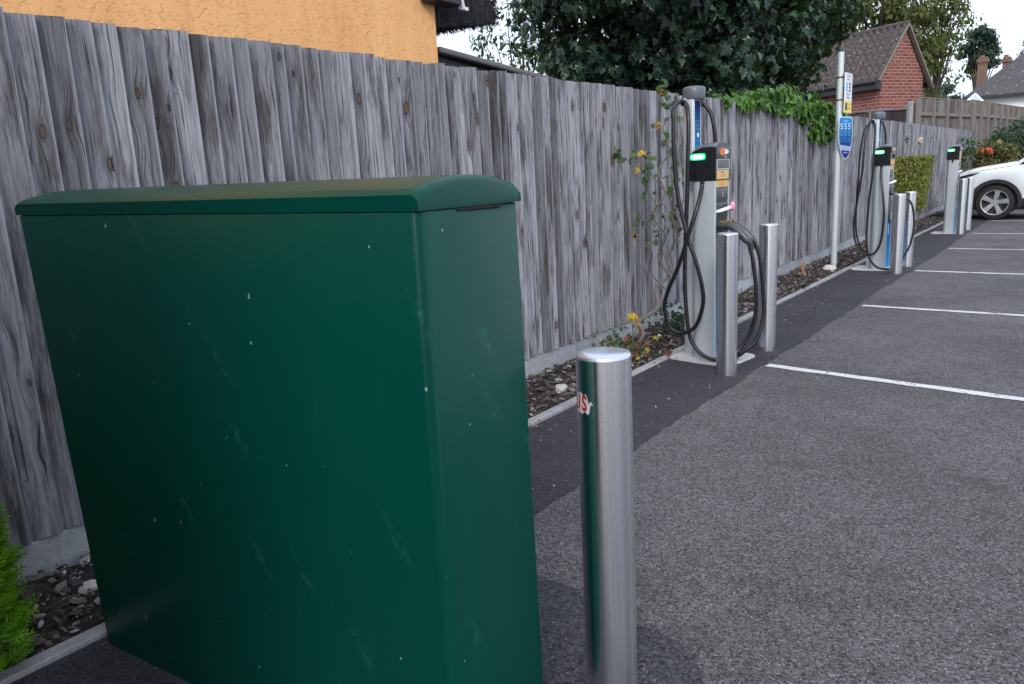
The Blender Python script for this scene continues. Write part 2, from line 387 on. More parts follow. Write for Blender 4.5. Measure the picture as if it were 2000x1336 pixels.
M['clad'] = plain('black_cladding', (.014,.014,.016), .6)
M['glass'] = plain('car_glass', (.015,.02,.022), .06, 0, .1)
M['lamp'] = plain('headlamp_lens', (.03,.03,.035), .1)
M['farwhite'] = plain('white_house_wall', (.80,.80,.78), .8, 0, .06)
M['consv'] = plain('conservatory_roof', (.42,.56,.78), .25, 0, .1)
k = NT('white_line_paint'); p_ = k.pos(); n_ = k.noise(p_, 42, 4, .75); b_ = k.noise(p_, 4, 4)
wear = k.rng(k.math('ADD', k.math('MULTIPLY', n_, .7), k.math('MULTIPLY', b_, .3)), .545, .60)
M['paintline'] = k.pbr(k.mix(wear, k.mix(b_, (.54,.54,.56), (.72,.72,.72)), (.13,.12,.13)), .75, 0, k.bump(k.noise(p_, 160, 2), .4, .003), .3)
k = NT('green_led'); s_ = k.n('SeparateXYZ', {'Vector': k.obj()})
dz = k.math('DIVIDE', k.math('SUBTRACT', s_.outputs[2], 1.413), .022); dx = k.math('DIVIDE', k.math('ADD', s_.outputs[0], .030), .058)
e_ = k.math('SUBTRACT', 1., k.math('ADD', k.math('POWER', k.math('ABSOLUTE', dz), 2.2), k.math('POWER', k.math('ABSOLUTE', dx), 4.)), clamp=True)
M['led'] = k.pbr((.005,.05,.02), .3, 0, None, .4, 0, k.ramp(e_, [(0,(0,.12,.03)),(.45,(.01,.75,.16)),(.9,(.45,1.,.62))]), 2.6)

# ------------------------------------------------------------------ foliage
LEAF = np.array([(0,-.5),(.17,-.2),(.2,.05),(.1,.33),(0,.55),(-.1,.33),(-.2,.05),(-.17,-.2)])
h_ = [(0,-.5),(.07,-.14),(.40,-.30),(.34,-.04),(.62,.20),(.30,.20),(.27,.42)]
MAPLE = np.array(h_ + [(0,.75)] + [(-x, y) for x, y in h_[1:]][::-1])
OVAL = np.array([(0,-.5),(.26,-.2),(.3,.15),(0,.5),(-.3,.15),(-.26,-.2)])
def leaves(pos, nrm, size, shape, droop=.0, fold=.25, jitter=.5):
    N = len(pos); nrm = nrm + NP.normal(0, jitter, (N, 3)); nrm /= np.linalg.norm(nrm, axis=1)[:, None]+1e-9
    ref = np.tile(np.array([[0, 0, -1.]]), (N, 1)) + NP.normal(0, .6, (N, 3))
    t = ref - nrm*np.sum(ref*nrm, 1)[:, None]; t /= np.linalg.norm(t, axis=1)[:, None]+1e-9
    b = np.cross(nrm, t); k = len(shape)
    X = shape[:, 0][None, :, None]; Y = shape[:, 1][None, :, None]; S = size[:, None, None]
    P = pos[:, None, :] + S*(X*b[:, None, :] + Y*t[:, None, :] + (fold*np.abs(X) - .25*Y*Y)*nrm[:, None, :])
    mb = MB(); mb.v = [tuple(v) for v in P.reshape(-1, 3)]; mb.f = [tuple(range(i*k, i*k+k)) for i in range(N)]
    return mb
def clump_points(N, clumps, spread, cen=None):
    c = np.array(clumps); i = NP.integers(0, len(c), N)
    d = NP.normal(0, 1, (N, 3)); d /= np.linalg.norm(d, axis=1)[:, None]
    r = spread*(NP.random(N)**.45)[:, None]
    p = c[i] + d*r*np.array([1, 1, .75]); n = d*.6 + np.array([0, 0, .5])
    if cen is not None:
        o = p-np.array(cen); n += .6*o/(np.linalg.norm(o, axis=1)[:, None]+1e-6)
    return p, n
def ellipsoid_clumps(cen, radii, N, inner=.45, zmin=-1.):
    out = []
    while len(out) < N:
        d = NP.normal(0, 1, 3); d /= np.linalg.norm(d)
        r = inner+(1-inner)*NP.random()**.6
        p = d*r
        if p[2] < zmin: continue
        out.append(np.array(cen)+p*np.array(radii))
    return out
def tree(name, label, cat, base, cen, radii, nclump, nleaf, spread, size, shape, mat, inner=.45, trunk=.12, group=None, zmin=-.8, branches=26, jitter=.6, extra=()):
    t = thing(name, label, cat, base, 0, group); B = np.array(base); cl = ellipsoid_clumps(cen, radii, nclump, inner, zmin)
    for ec, er, en in extra: cl += ellipsoid_clumps(ec, er, en, .3, zmin)
    p, n = clump_points(nleaf, cl, spread, cen)
    build('crown', leaves(p-B, n, size*(.65+.7*NP.random(nleaf)), shape, jitter=jitter), mat, t)
    mb = MB(); top = np.array(cen)-B; fork = top*np.array([.7,.7,.55])
    mb.tube([(0,0,-.2), tuple(fork*.5+np.array([.05,.03,0])), tuple(fork), tuple(top+np.array([0,0,radii[2]*.5]))], trunk, 8, 4, trunk*.35)
    for c in (cl[::max(1, len(cl)//branches)]):
        c = c-B; s = fork*(.8+.3*R.random()); m = (s+c)/2+np.array([R.uniform(-.1,.1), R.uniform(-.1,.1), .12*radii[2]])
        mb.tube([tuple(s), tuple(m), tuple(c)], trunk*.4, 6, 3, trunk*.08)
    build('trunk', mb, M['bark'], t, True)
    return t

# ------------------------------------------------------------------ ground
def sheet(name, poly, z, mat, kind='structure'):
    mb = MB(); mb.add([(x, y, z) for x, y in poly], [tuple(range(len(poly)))])
    return struct(build(name, mb, mat), kind)
g = MB(); g.add([(-220,-140,-.03),(220,-140,-.03),(220,320,-.03),(-220,320,-.03)], [(0,1,2,3)])
struct(build('ground', g, plain('grass_ground', (.06,.075,.035), .95, 0, .4, 2)))
# car park sheet
sheet('car_park', [(-2.40,-12),(40,-12),(40,70),(-2.40,70)], .0, M['tarmac'])
# dark strip with a slightly wandering edge
pl = [(-2.39,-4)]; ys = [-4+.05*i for i in range(int(30/.05))]
edge = [(-1.715+.012*math.sin(y*1.1)+.008*math.sin(y*4.3+1)+R.uniform(-.010,.010)+(.03 if y > 9 else 0), y) for y in ys]
pl += edge + [(-2.39, ys[-1])]
sheet('tarmac_strip', pl, .004, M['strip'])
patch = [(-1.76,.35),(-1.74,1.95),(-1.55,1.985),(-1.40,1.962),(-1.26,1.955),(-1.12,1.915),(-1.0,1.885),(-.88,1.87),(-.78,1.80),(-.70,1.69),(-.66,1.5),(-.67,1.2),(-.72,.9),(-.80,.5)]
pp = []
for i in range(len(patch)):
    a, b = patch[i], patch[(i+1) % len(patch)]
    for k_ in range(12):
        t_ = k_/12; pp.append((a[0]+(b[0]-a[0])*t_+R.uniform(-.009,.009), a[1]+(b[1]-a[1])*t_+R.uniform(-.009,.009)))
sheet('tarmac_patch', pp, .0075, M['patch'])
# planting bed
g = MB(); nx, ny = 9, 220
for j in range(ny+1):
    for i in range(nx+1):
        x = -3.0+.57*i/nx; y = -4+32*j/ny
        g.v.append((x, y, .004+.022*math.sin(x*19+y*3)*math.sin(y*7.1)+R.uniform(-.008,.010)))
for j in range(ny):
    for i in range(nx): a = j*(nx+1)+i; g.f.append((a, a+1, a+nx+2, a+nx+1))
struct(build('planting_bed', g, M['soil']))
# concrete edging in lengths
g = MB(); y = -4.0
while y < 27:
    L = .91; dx = R.uniform(-.006,.006); dz = R.uniform(-.006,.006)
    if not (4.93 < y+.45 < 5.5): g.box(-2.445+dx, -2.385+dx, y, y+L-.008, -.05, .022+dz)
    y += L
struct(build('edging_kerb', g, M['edging'], None, False, .005, 1))
# pads round the chargers
def pad(name, cx_, cy_, w, d, ang):
    mb = MB(); pts = []
    for i in range(40):
        a = 2*math.pi*i/40; c, s_ = math.cos(a), math.sin(a)
        x = w/2*math.copysign(abs(c)**.35, c)+R.uniform(-.006,.006); y_ = d/2*math.copysign(abs(s_)**.35, s_)+R.uniform(-.006,.006)
        pts.append((cx_+x*math.cos(ang)-y_*math.sin(ang), cy_+x*math.sin(ang)+y_*math.cos(ang)))
    mb.prism(pts, lambda a, b: (a, b, -.02), lambda a, b: (a, b, .012)); return struct(build(name, mb, M['pad']))
pad('concrete_pad', -2.13, 5.20, .52, .44, rad(-9)); pad('concrete_pad', -2.12, 10.42, .50, .46, 0); pad('concrete_pad', -2.03, 15.55, .46, .5, 0)
# bay lines
for (x0, y0, x1, y1) in [(-1.70,5.13,4.2,4.42),(-1.66,7.69,4.2,7.33),(-1.65,10.31,4.2,9.95),(-1.65,12.93,4.2,12.40),(-1.61,15.46,4.2,15.0),(-1.6,18.35,4.2,17.95),(-1.6,20.95,4.2,20.6)]:
    mb = MB(); d = Vector((x1-x0, y1-y0)).normalized(); n_ = Vector((-d.y, d.x))*.038; ns = 60
    for i in range(ns+1):
        t_ = i/ns; px, py = x0+(x1-x0)*t_, y0+(y1-y0)*t_; j = R.uniform(-.006,.006)
        mb.v += [(px-n_.x, py-n_.y+j, .004), (px+n_.x, py+n_.y+R.uniform(-.006,.006), .004)]
    mb.f = [(2*i, 2*i+2, 2*i+3, 2*i+1) for i in range(ns)]
    struct(build('bay_line', mb, M['paintline']))
# mulch, chips, small stones : nobody could count them
def chips(name, N, xr, yr, smin, smax, mat, z=.02, ypow=1.0):
    x = NP.uniform(*xr, N); y = yr[0]+(yr[1]-yr[0])*NP.random(N)**ypow
    mb = MB(); s = smin+(smax-smin)*NP.random(N)**2.2
    for i in range(N):
        a = R.uniform(0, 6.28); tl = R.gauss(0, .38); tr = R.gauss(0, .38); l = s[i]; w = l*R.uniform(.25,.8); h = l*R.uniform(.06,.28)
        m = Matrix.Rotation(a, 3, 'Z') @ Matrix.Rotation(tl, 3, 'X') @ Matrix.Rotation(tr, 3, 'Y'); c = Vector((x[i], y[i], z+R.uniform(-.012,.022)))
        q = [(-.5,-.35),(.1,-.5),(.5,-.1),(.4,.45),(-.2,.5)]
        o = len(mb.v)
        mb.v += [tuple(c+m @ Vector((px*l, py*w, -h/2))) for px, py in q]+[tuple(c+m @ Vector((px*l*.8, py*w*.8, h/2))) for px, py in q]
        mb.f += [tuple(o+k_ for k_ in (5,6,7,8,9))]+[(o+k_, o+(k_+1) % 5, o+5+(k_+1) % 5, o+5+k_) for k_ in range(5)]
    return struct(build(name, mb, mat), 'stuff')
N_ = 210; ly = 1.2+11*NP.random(N_)**1.2; lx = -2.40+.16*np.abs(NP.normal(0,1,N_)); lx[:60] = NP.uniform(-2.9,-2.45,60)
def joinmb(a, b): a.add(b.v, b.f); return a
chips('bark_mulch', 11500, (-2.985,-2.44), (-.2, 24), .012, .062, M['mulch'], .018, 1.35)
chips('loose_grit', 420, (-2.38,-1.75), (1.4, 12), .005, .022, mat_island('grit', [(.10,.09,.10),(.30,.28,.29),(.5,.48,.48)]), .006, 1.3)

M['litter'] = mat_island('leaf_litter', [(.10,.05,.02),(.22,.12,.05),(.30,.24,.12),(.07,.05,.04)])
struct(build('leaf_litter', leaves(np.stack([lx, ly, .022+.01*NP.random(N_)], 1), np.tile([[0,0,1.]], (N_,1)), .018+.028*NP.random(N_), LEAF, jitter=.3), M['litter']), 'stuff')
# ------------------------------------------------------------------ main fence
def boards(y0, y1, z0, z1, wmin, wmax, x=0., jz=.009, rnd=R):
    """feather-edge boards along +y, face towards +x; returns MB and per-face board data"""
    mb = MB(); data = []; y = y0
    while y < y1-.01:
        w = min(rnd.uniform(wmin, wmax), y1-y+.001); ov = .018
        a, b = rnd.random(), rnd.random(); t0 = .001+rnd.uniform(0,.003); t1 = .036+rnd.uniform(-.005,.010)
        zt = z1+rnd.uniform(-jz, jz); tilt = rnd.uniform(-.004,.004); bow = rnd.uniform(-.004,.006); nz = 6
        o = len(mb.v)
        for j in range(nz+1):
            f = j/nz; z = z0+(zt-z0)*f; bb = bow*math.sin(math.pi*f)+rnd.uniform(-.0008,.0008); yy = y+tilt*f
            mb.v += [(x+t0+bb, yy, z), (x+(t0+t1)/2+bb+rnd.uniform(-.001,.0015), yy+w/2, z), (x+t1+bb, yy+w+ov, z), (x-.004+bb, yy+w+ov, z), (x-.004+bb, yy, z)]
        for j in range(nz):
            p = o+5*j
            for i, (uu0, uu1) in enumerate([(0,.5),(.5,1),(1,1),(1,0),(0,0)]):
                q = (i+1) % 5; mb.f.append((p+i, p+q, p+5+q, p+5+i)); data.append((a, b, (uu0, uu1, uu1, uu0)))
        mb.f.append(tuple(o+5*nz+i for i in range(5))); data.append((a, b, (0,.5,1,1,0)))
        y += w
    return mb, data
def set_bd(o, data):
    me = o.data; ca = me.color_attributes.new('bd', 'FLOAT_COLOR', 'CORNER'); arr = []
    for a, b, us in data:
        for u in us: arr += [a, u, b, 1.]
    ca.data.foreach_set('color', arr)
fence = thing('wooden_fence', 'long weathered grey feather-edge board fence on concrete gravel boards', 'fence', (-3,-1.2,0))
yy = -2.6; z_top = 1.985
while yy < 26.6:
    L = 3.0
    mb, dt = boards(yy+1.2, yy+1.2+L-.004, .150, z_top, .078, .112, 0)
    nl = MB()
    for (vx, vy, vz) in mb.v[::35]:
        for zz in (.38, 1.10, 1.76):
            for dy in (.045,):
                cz = zz+R.uniform(-.012,.012); cy_ = vy+dy+R.uniform(-.006,.014)
                if R.random() < .12: continue
                o_ = len(nl.v); nl.v += [(.019, cy_+.0032*math.cos(a*1.047), cz+.0032*math.sin(a*1.047)) for a in range(6)]+[(.012, cy_+.0032*math.cos(a*1.047), cz+.0032*math.sin(a*1.047)) for a in range(6)]
                nl.f += [tuple(range(o_, o_+6))]+[(o_+i, o_+(i+1) % 6, o_+6+(i+1) % 6, o_+6+i) for i in range(6)]
    nb = len(mb.f); joinmb(mb, nl); dt += [(0, 0, (0,)*len(q)) for q in nl.f]
    o = build('board_panel', mb, [M['wood'], M['darkmetal']], fence); set_bd(o, dt)
    for q in o.data.polygons[nb:]: q.material_index = 1
    mb = MB(); mb.box(-.03, .018, yy+1.2+.003, yy+1.2+L-.003, -.12, .147); build('gravel_board', mb, M['concrete'], fence, False, .006, 1)
    mb = MB(); mb.box(-.09, -.006, yy+1.2-.05, yy+1.2+.05, -.1, 1.9); build('fence_post', mb, M['concrete'], fence)
    for zz in (.4, 1.1, 1.75):
        mb = MB(); mb.box(-.06, -.006, yy+1.2+.05, yy+1.2+L-.05, zz-.04, zz+.04); o = build('rail', mb, M['wood_dark'], fence); 
    yy += L

# ------------------------------------------------------------------ green cabinet
cab = thing('utility_cabinet', 'large dark green street utility cabinet with curved lid, in front of the fence', 'cabinet', (-2.347,.929,0), rad(4.4))
W0, D, ZS, ZF = 1.370, .356, 1.318, 1.353
SH = lambda x, y, z: (x, y, z-.0138*x*z/1.33)
def cab_corner(z):  # footprint, leaning left edge, right face nearly square
    l = -.068*z/1.33
    d = D+.022*(1-z/1.33)
    return [(l,0),(W0,0),(W0-.004,d),(l,d)]
def rrect(z, inset=0, r=.022, n=5):
    q = cab_corner(z); pts = []
    cs = [(q[0][0]+inset, q[0][1]+inset, 180), (q[1][0]-inset, q[1][1]+inset, 270), (q[2][0]-inset, q[2][1]-inset, 0), (q[3][0]+inset, q[3][1]-inset, 90)]
    sg = [(1,1),(-1,1),(-1,-1),(1,-1)]
    for (x, y, a), (sx, sy) in zip(cs, sg):
        for i in range(n+1):
            t = rad(a+90*i/n); pts.append((x+sx*r+r*math.cos(t), y+sy*r+r*math.sin(t), z))
    return pts
def loft(mb, rings, cap0=True, cap1=True):
    n = len(rings[0]); o = len(mb.v)
    for r in rings: mb.v += r
    for j in range(len(rings)-1):
        for i in range(n): mb.f.append((o+j*n+i, o+j*n+(i+1) % n, o+(j+1)*n+(i+1) % n, o+(j+1)*n+i))
    if cap0: mb.f.append(tuple(o+i for i in range(n))[::-1])
    if cap1: mb.f.append(tuple(o+(len(rings)-1)*n+i for i in range(n)))
mb = MB(); loft(mb, [rrect(-.02), rrect(.5), rrect(ZS-.003), rrect(ZS-.002, .001)]); build('body', xform(mb, SH), M['green'], cab, True, 0, 2, 50)
mb = MB(); loft(mb, [rrect(ZS-.002, .004), rrect(ZS, .004)]); build('lid_seam', xform(mb, SH), M['gap'], cab)
mb = MB(); mb.box(W0-.002, W0+.0005, .12, .28, ZS-.007, ZS-.001); build('lid_slot', xform(mb, SH), M['gap'], cab)
# lid : fascia then barrel top curved front to back, with a soft rolled edge
mb = MB(); rows = []
nY = 26
def topz(v): return ZF+.028*(1-abs(2*v-1)**2.1)
base = rrect(ZS); 
l0 = -.068; xs = [l0-.001, l0+.002, l0+.012, l0+.018] + [l0+.03+(W0-l0-.06)*i/12 for i in range(13)] + [W0-.016, W0-.010, W0-.003, W0+.001]
grid = []
for ix, x in enumerate(xs):
    rowv = []
    d = min(ix, len(xs)-1-ix); drop = [.013, .008, .001, .0, 0][min(d, 4)]
    for j in range(nY+1):
        v = j/nY; s_ = -.001+(D+.002)*v
        e = min(v, 1-v)*(D+.008); ed = .005*max(0, 1-e/.008)**1.6
        rowv.append((x, s_, topz(v)-drop-ed))
    grid.append(rowv)
for r_ in grid: mb.v += r_
n_ = nY+1
for i in range(len(xs)-1):
    for j in range(nY): mb.f.append((i*n_+j, (i+1)*n_+j, (i+1)*n_+j+1, i*n_+j+1))
# skirt down to the seam
ring = [(i, 0) for i in range(len(xs))]+[(len(xs)-1, j) for j in range(1, n_)]+[(i, nY) for i in range(len(xs)-2, -1, -1)]+[(0, j) for j in range(nY-1, 0, -1)]
o = len(mb.v); idx = [i*n_+j for i, j in ring]
mb.v += [(grid[i][j][0], grid[i][j][1], ZS) for i, j in ring]
for a in range(len(ring)): b = (a+1) % len(ring); mb.f.append((o+a, o+b, idx[b], idx[a]))
mb.f.append(tuple(range(o, o+len(ring)))[::-1])
build('lid', xform(mb, SH), M['green'], cab, True, 0, 2, 40)

# ------------------------------------------------------------------ bollards
def make_bollard(label):
    t = thing('bollard', label, 'bollard', (0,0,0), 0, 'stainless steel bollards by the charging bays')
    mb = MB(); mb.lathe([(.0665,-.05),(.0665,.922)], n=72, caps=False); build('tube', mb, M['steel'], t, True)
    mb = MB(); mb.lathe([(.0665,.922),(.0660,.9265),(.0635,.9295),(.050,.9335),(.025,.936),(.002,.937)], n=72); build('cap', mb, M['steel_top'], t, True, 0, 2, 60)
    return t
BL = [((-.910,1.560), 'nearest brushed steel bollard, with a torn red and white sticker, beside the green cabinet'),
      ((-1.860,4.80), 'steel bollard in front of the nearest charging point, nearer of that pair'),
      ((-1.860,5.58), 'steel bollard behind the hanging connector cables of the nearest charger, farther of that pair'),
      ((-1.810,10.01), 'steel bollard in front of the middle charging point, nearer of that pair'),
      ((-1.815,10.70), 'steel bollard against the golden hedge, farther of the middle charger pair'),
      ((-1.800,15.34), 'steel bollard beside the farthest charging point, nearer of that pair'),
      ((-1.790,16.17), 'steel bollard nearest the white car wheel, farther of the far charger pair')]
b0 = make_bollard(BL[0][1]); b0.location = (*BL[0][0], 0)
for (x, y), lab in BL[1:]:
    c = copy_tree(b0); c.location = (x, y, R.uniform(-.006,.004)); c['label'] = lab; c.rotation_euler = (R.uniform(-.006,.006), R.uniform(-.006,.006), R.uniform(0,6))
# sticker on the near bollard: torn white patch with red letters, bent round the tube
va = math.atan2(-1.56, .91)          # bearing towards the viewer's side
def bend(u, z, r=.0672):             # u: metres round the tube, to the right as seen
    a = va + u/.0665; return (r*math.cos(a), r*math.sin(a), z)
mb = MB(); nu = 24
for i in range(nu+1):
    u = -.150+.121*i/nu; f = i/nu
    tz = .853-.020*f-(.006*math.sin(i*2.1) if i > 16 else 0)-(.014 if i > 21 else 0); bz = .785+.0005*i+(.004*math.sin(i*1.7) if i > 16 else 0)+(.018 if i > 22 else 0)
    mb.v += [bend(u, bz), bend(u, tz)]
mb.f = [(2*i, 2*i+2, 2*i+3, 2*i+1) for i in range(nu)]
st = build('sticker', mb, plain('grubby_white', (.58,.58,.61), .5, 0, .2, 60), b0, True)
for ch, u0 in (('U', -.080), ('S', -.0525)):
    tm = text_mesh(ch, .052, .0, bold=.0018); mb = xform(tm, lambda x, y, z, u0=u0: bend(u0+x*.72, .8165+y, .0678))
    build('lettering', mb, M['red'], st)

# ------------------------------------------------------------------ charging points
def make_charger(label, wear=True):
    t = thing('charging_point', label, 'EV charger', (0,0,0), 0, 'electric car charging points along the fence')
    w, d = .18, .26; x0, x1, ya, yb = -w/2, w/2, -d/2, d/2
    # pedestal: rounded towards the fence, flat framed front
    def foot(z, g=0.):
        pts = []
        for i in range(9): a = rad(90+90*i/8*1.0); pts.append((x0+.055+.055*math.cos(a), yb-.07+.07*math.sin(a), z))
        for i in range(9): a = rad(180+90*i/8); pts.append((x0+.055+.055*math.cos(a), ya+.07+.07*math.sin(a), z))
        pts += [(x1-.004, ya, z), (x1, ya+.004, z), (x1, ya+.020, z), (x1-.012, ya+.022, z), (x1-.012, yb-.022, z), (x1, yb-.020, z), (x1, yb-.004, z), (x1-.004, yb, z)]
        return pts
    mb = MB(); loft(mb, [foot(0), foot(1.250)]); build('pedestal', mb, M['silver'], t, True, 0, 2, 40)
    # head with a domed, arched top
    mb = MB(); nx, ny = 14, 16; G = []
    hx0, hx1, hya, hyb = x0-.004, x1+.006, ya-.006, yb+.006
    def hz(x, y):
        u = (x-hx0)/(hx1-hx0); v = abs(2*(y-hya)/(hyb-hya)-1)
        return 1.503-.030*v**2.4-.050*max(0, (1-u-.35)/.65)**2.2-.004*max(0,(u-.9)/.1)
    for i in range(nx+1):
        G.append([(hx0+(hx1-hx0)*i/nx, hya+(hyb-hya)*j/ny) for j in range(ny+1)])
    for r_ in G: mb.v += [(x, y, hz(x, y)) for x, y in r_]
    nn = ny+1
    for i in range(nx):
        for j in range(ny): mb.f.append((i*nn+j, (i+1)*nn+j, (i+1)*nn+j+1, i*nn+j+1))
    rg = [(i, 0) for i in range(nx+1)]+[(nx, j) for j in range(1, nn)]+[(i, ny) for i in range(nx-1, -1, -1)]+[(0, j) for j in range(ny-1, 0, -1)]
    o = len(mb.v); mb.v += [(*G[i][j], 1.252) for i, j in rg]
    for a in range(len(rg)): b = (a+1) % len(rg); mb.f.append((o+a, o+b, rg[b][0]*nn+rg[b][1], rg[a][0]*nn+rg[a][1]))
    mb.f.append(tuple(range(o, o+len(rg)))[::-1])
    hd = build('head', mb, M['black'], t, True, 0, 2, 40)
    mb = MB()   # glossy top shell slightly proud of the black sides
    for i in range(nx+1):
        for j in range(ny+1): x, y = G[i][j]; mb.v.append((x, y, hz(x, y)+.004))
    for i in range(nx+1):
        for j in range(ny+1): x, y = G[i][j]; mb.v.append((x, y, hz(x, y)+.0005))
    tot = (nx+1)*nn
    for i in range(nx):
        for j in range(ny): mb.f.append((i*nn+j, (i+1)*nn+j, (i+1)*nn+j+1, i*nn+j+1))
    for a in range(len(rg)):
        b = (a+1) % len(rg); ia = rg[a][0]*nn+rg[a][1]; ib = rg[b][0]*nn+rg[b][1]; mb.f.append((tot+ia, tot+ib, ib, ia))
    build('head_top', mb, M['capgrey'], hd, True)
    mb = MB(); mb.box(hx1, hx1+.004, hya+.008, hyb-.008, 1.395, 1.470); build('head_front', mb, M['charcoal'], hd, False, .003, 2)
    for sx in (hya,):   # green status bar on the side facing the viewer, with a thin recess frame
        mb = MB(); mb.box(-.084, .024, sx-.0060, sx+.002, 1.390, 1.436); build('status_light', mb, M['led'], hd, False, .003, 2)
    mb = MB(); mb.box(hx1-.002, hx1+.006, -.035, .035, 1.412, 1.424)
    mb = MB(); mb.lathe([(.016,-.02),(.016,.0)], (.0, ya-.001, 1.253), 20); mb.lathe([(.011,-.045),(.013,-.018)], (.0, ya-.001, 1.253), 20); build('cable_gland', mb, M['black'], t, True)
    # front face, top to bottom
    xf = x1-.0115
    mb = MB(); mb.box(xf-.004, xf+.0045, ya+.022, yb-.022, .60, 1.249); build('front_panel', mb, M['black'], t)
    xq = hx1
    lg = MB(); lg.prism([(.075*math.cos(rad(a)), .017*math.sin(rad(a))) for a in range(0, 360, 15)], lambda a, b: (xq+.004, a+.01, b+1.440), lambda a, b: (xq+.0046, a+.01, b+1.440)); build('logo', lg, M['white'], hd)
    lg = MB(); lg.prism([(.048*math.cos(rad(a)), .024*math.sin(rad(a))) for a in range(0, 360, 15)], lambda a, b: (xq+.0046, a-.028, b+1.440), lambda a, b: (xq+.0052, a-.028, b+1.440)); build('logo', lg, M['orange'], hd)
    lg = MB(); lg.box(xq+.004, xq+.0046, .01, .05, 1.403, 1.407); build('logo', lg, M['white'], hd)
    mb = MB(); mb.box(xq, xq+.003, hya+.018, hyb-.030, 1.322, 1.391); build('display_frame', mb, M['silver'], hd)
    mb = MB(); mb.box(xq+.003, xq+.0042, hya+.030, hyb-.042, 1.330, 1.387); build('display', mb, M['screen'], hd)
    for (za, zb) in ((1.259,1.318),):
        mb = MB(); mb.box(xq, xq+.002, hya+.018, hyb-.040, za, zb); s1 = build('sticker', mb, M['yellow'], hd)
    mb = MB(); mb.box(xf+.0045, xf+.014, ya+.020, yb-.040, 1.205, 1.249); s2 = build('sticker', mb, M['yellow'], t)
    for (yy0, yy1, za, zb) in ((-.04,.0,1.300,1.307),(-.06,.03,1.288,1.290),(-.06,.045,1.281,1.283),(-.06,.02,1.274,1.276)):
        mb = MB(); mb.box(xq+.002, xq+.0026, yy0, yy1, za, zb); build('print', mb, M['ink' if za > 1.295 else 'orange'], s1)
    for (yy0, yy1, za, zb) in ((-.04,.01,1.232,1.240),(-.07,.05,1.222,1.225),(-.07,.03,1.214,1.217)):
        mb = MB(); mb.box(xf+.014, xf+.0146, yy0, yy1, za, zb); build('print', mb, M['orange'], s2)
    mb = MB(); mb.box(xf+.0045, xf+.0105, ya+.024, yb-.024, 1.115, 1.200); cr = build('card_reader', mb, M['charcoal'], t, False, .003, 2)
    tm = xform(text_mesh('C', .040, .0004, bold=.001), lambda x, y, z: (xf+.011, x+.01, y+1.150)); build('print', tm, M['white'], cr)
    mb = MB(); mb.box(xf+.0045, xf+.010, ya+.024, yb-.024, 1.065, 1.098); build('trim_band', mb, M['charcoal'], t, False, .003, 2)
    mb = MB(); mb.prism([(-.095,0),(-.06,.028),(.0,.040),(.06,.044),(.105,.052),(.105,.036),(.0,.012)], lambda a, b: (xf+.004+b, a, 1.043+.12*a), lambda a, b: (xf+.004+b*.8, a, 1.062+.12*a)); build('lock_guard', mb, M['white'], t, False, .004, 2)
    # sockets, vents, printed panel
    for yv in (-.045, .045):
        mb = MB(); mb.prism([(.034*math.cos(rad(a)), .034*math.sin(rad(a))) for a in range(0, 360, 15)], lambda a, b: (xf+.004, a+yv, b+.948), lambda a, b: (xf+.022, a+yv, b+.948)); build('socket', mb, M['charcoal'], t, True)
    mb = MB(); mb.box(xf+.0045, xf+.007, ya+.024, yb-.024, .660, .840)
    for i in range(8): mb.box(xf+.007, xf+.014, ya+.034, yb-.034, .676+.020*i, .684+.020*i)
    build('vent_grille', mb, M['vent'], t)
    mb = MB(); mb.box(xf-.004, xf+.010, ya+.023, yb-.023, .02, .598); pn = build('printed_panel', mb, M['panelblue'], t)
    tm = xform(text_mesh('GEPI', .075, .0005, bold=.002), lambda x, y, z: (xf+.0108, y-.03, -x*.9+.49)); build('lettering', tm, M['white'], pn)
    tm = xform(text_mesh('electric vehicle charging', .030, .0005), lambda x, y, z: (xf+.0108, y-.03, -x*.7+.22)); build('lettering', tm, M['sky'], pn)
    return t
CP = [((-2.150,5.215), 'nearest silver charging pedestal, black head with lit green bar and two yellow stickers'),
      ((-2.075,10.42), 'silver charging pedestal with blue panel in front of the golden hedge, second from the viewer'),
      ((-1.985,15.53), 'farthest silver charging pedestal with green light, beside the white car')]
c0 = make_charger(CP[0][1]); c0.location = (*CP[0][0], .010)
for (x, y), lab in CP[1:]:
    c = copy_tree(c0); c.location = (x, y, .010); c['label'] = lab
mb = MB(); mb.lathe([(.012,-.012),(.030,-.008),(.034,.0),(.030,.008),(.012,.012)], (0,0,0), 18)
xform(mb, lambda x, y, z: (z+.03, x*.95, y)); 
lk = build('padlock', mb, M['pink'], None, True, 0, 2, 60); tag(lk, 'small pink round tag clipped to the nearest charging point', 'tag', None, (-2.055,5.318,1.075))

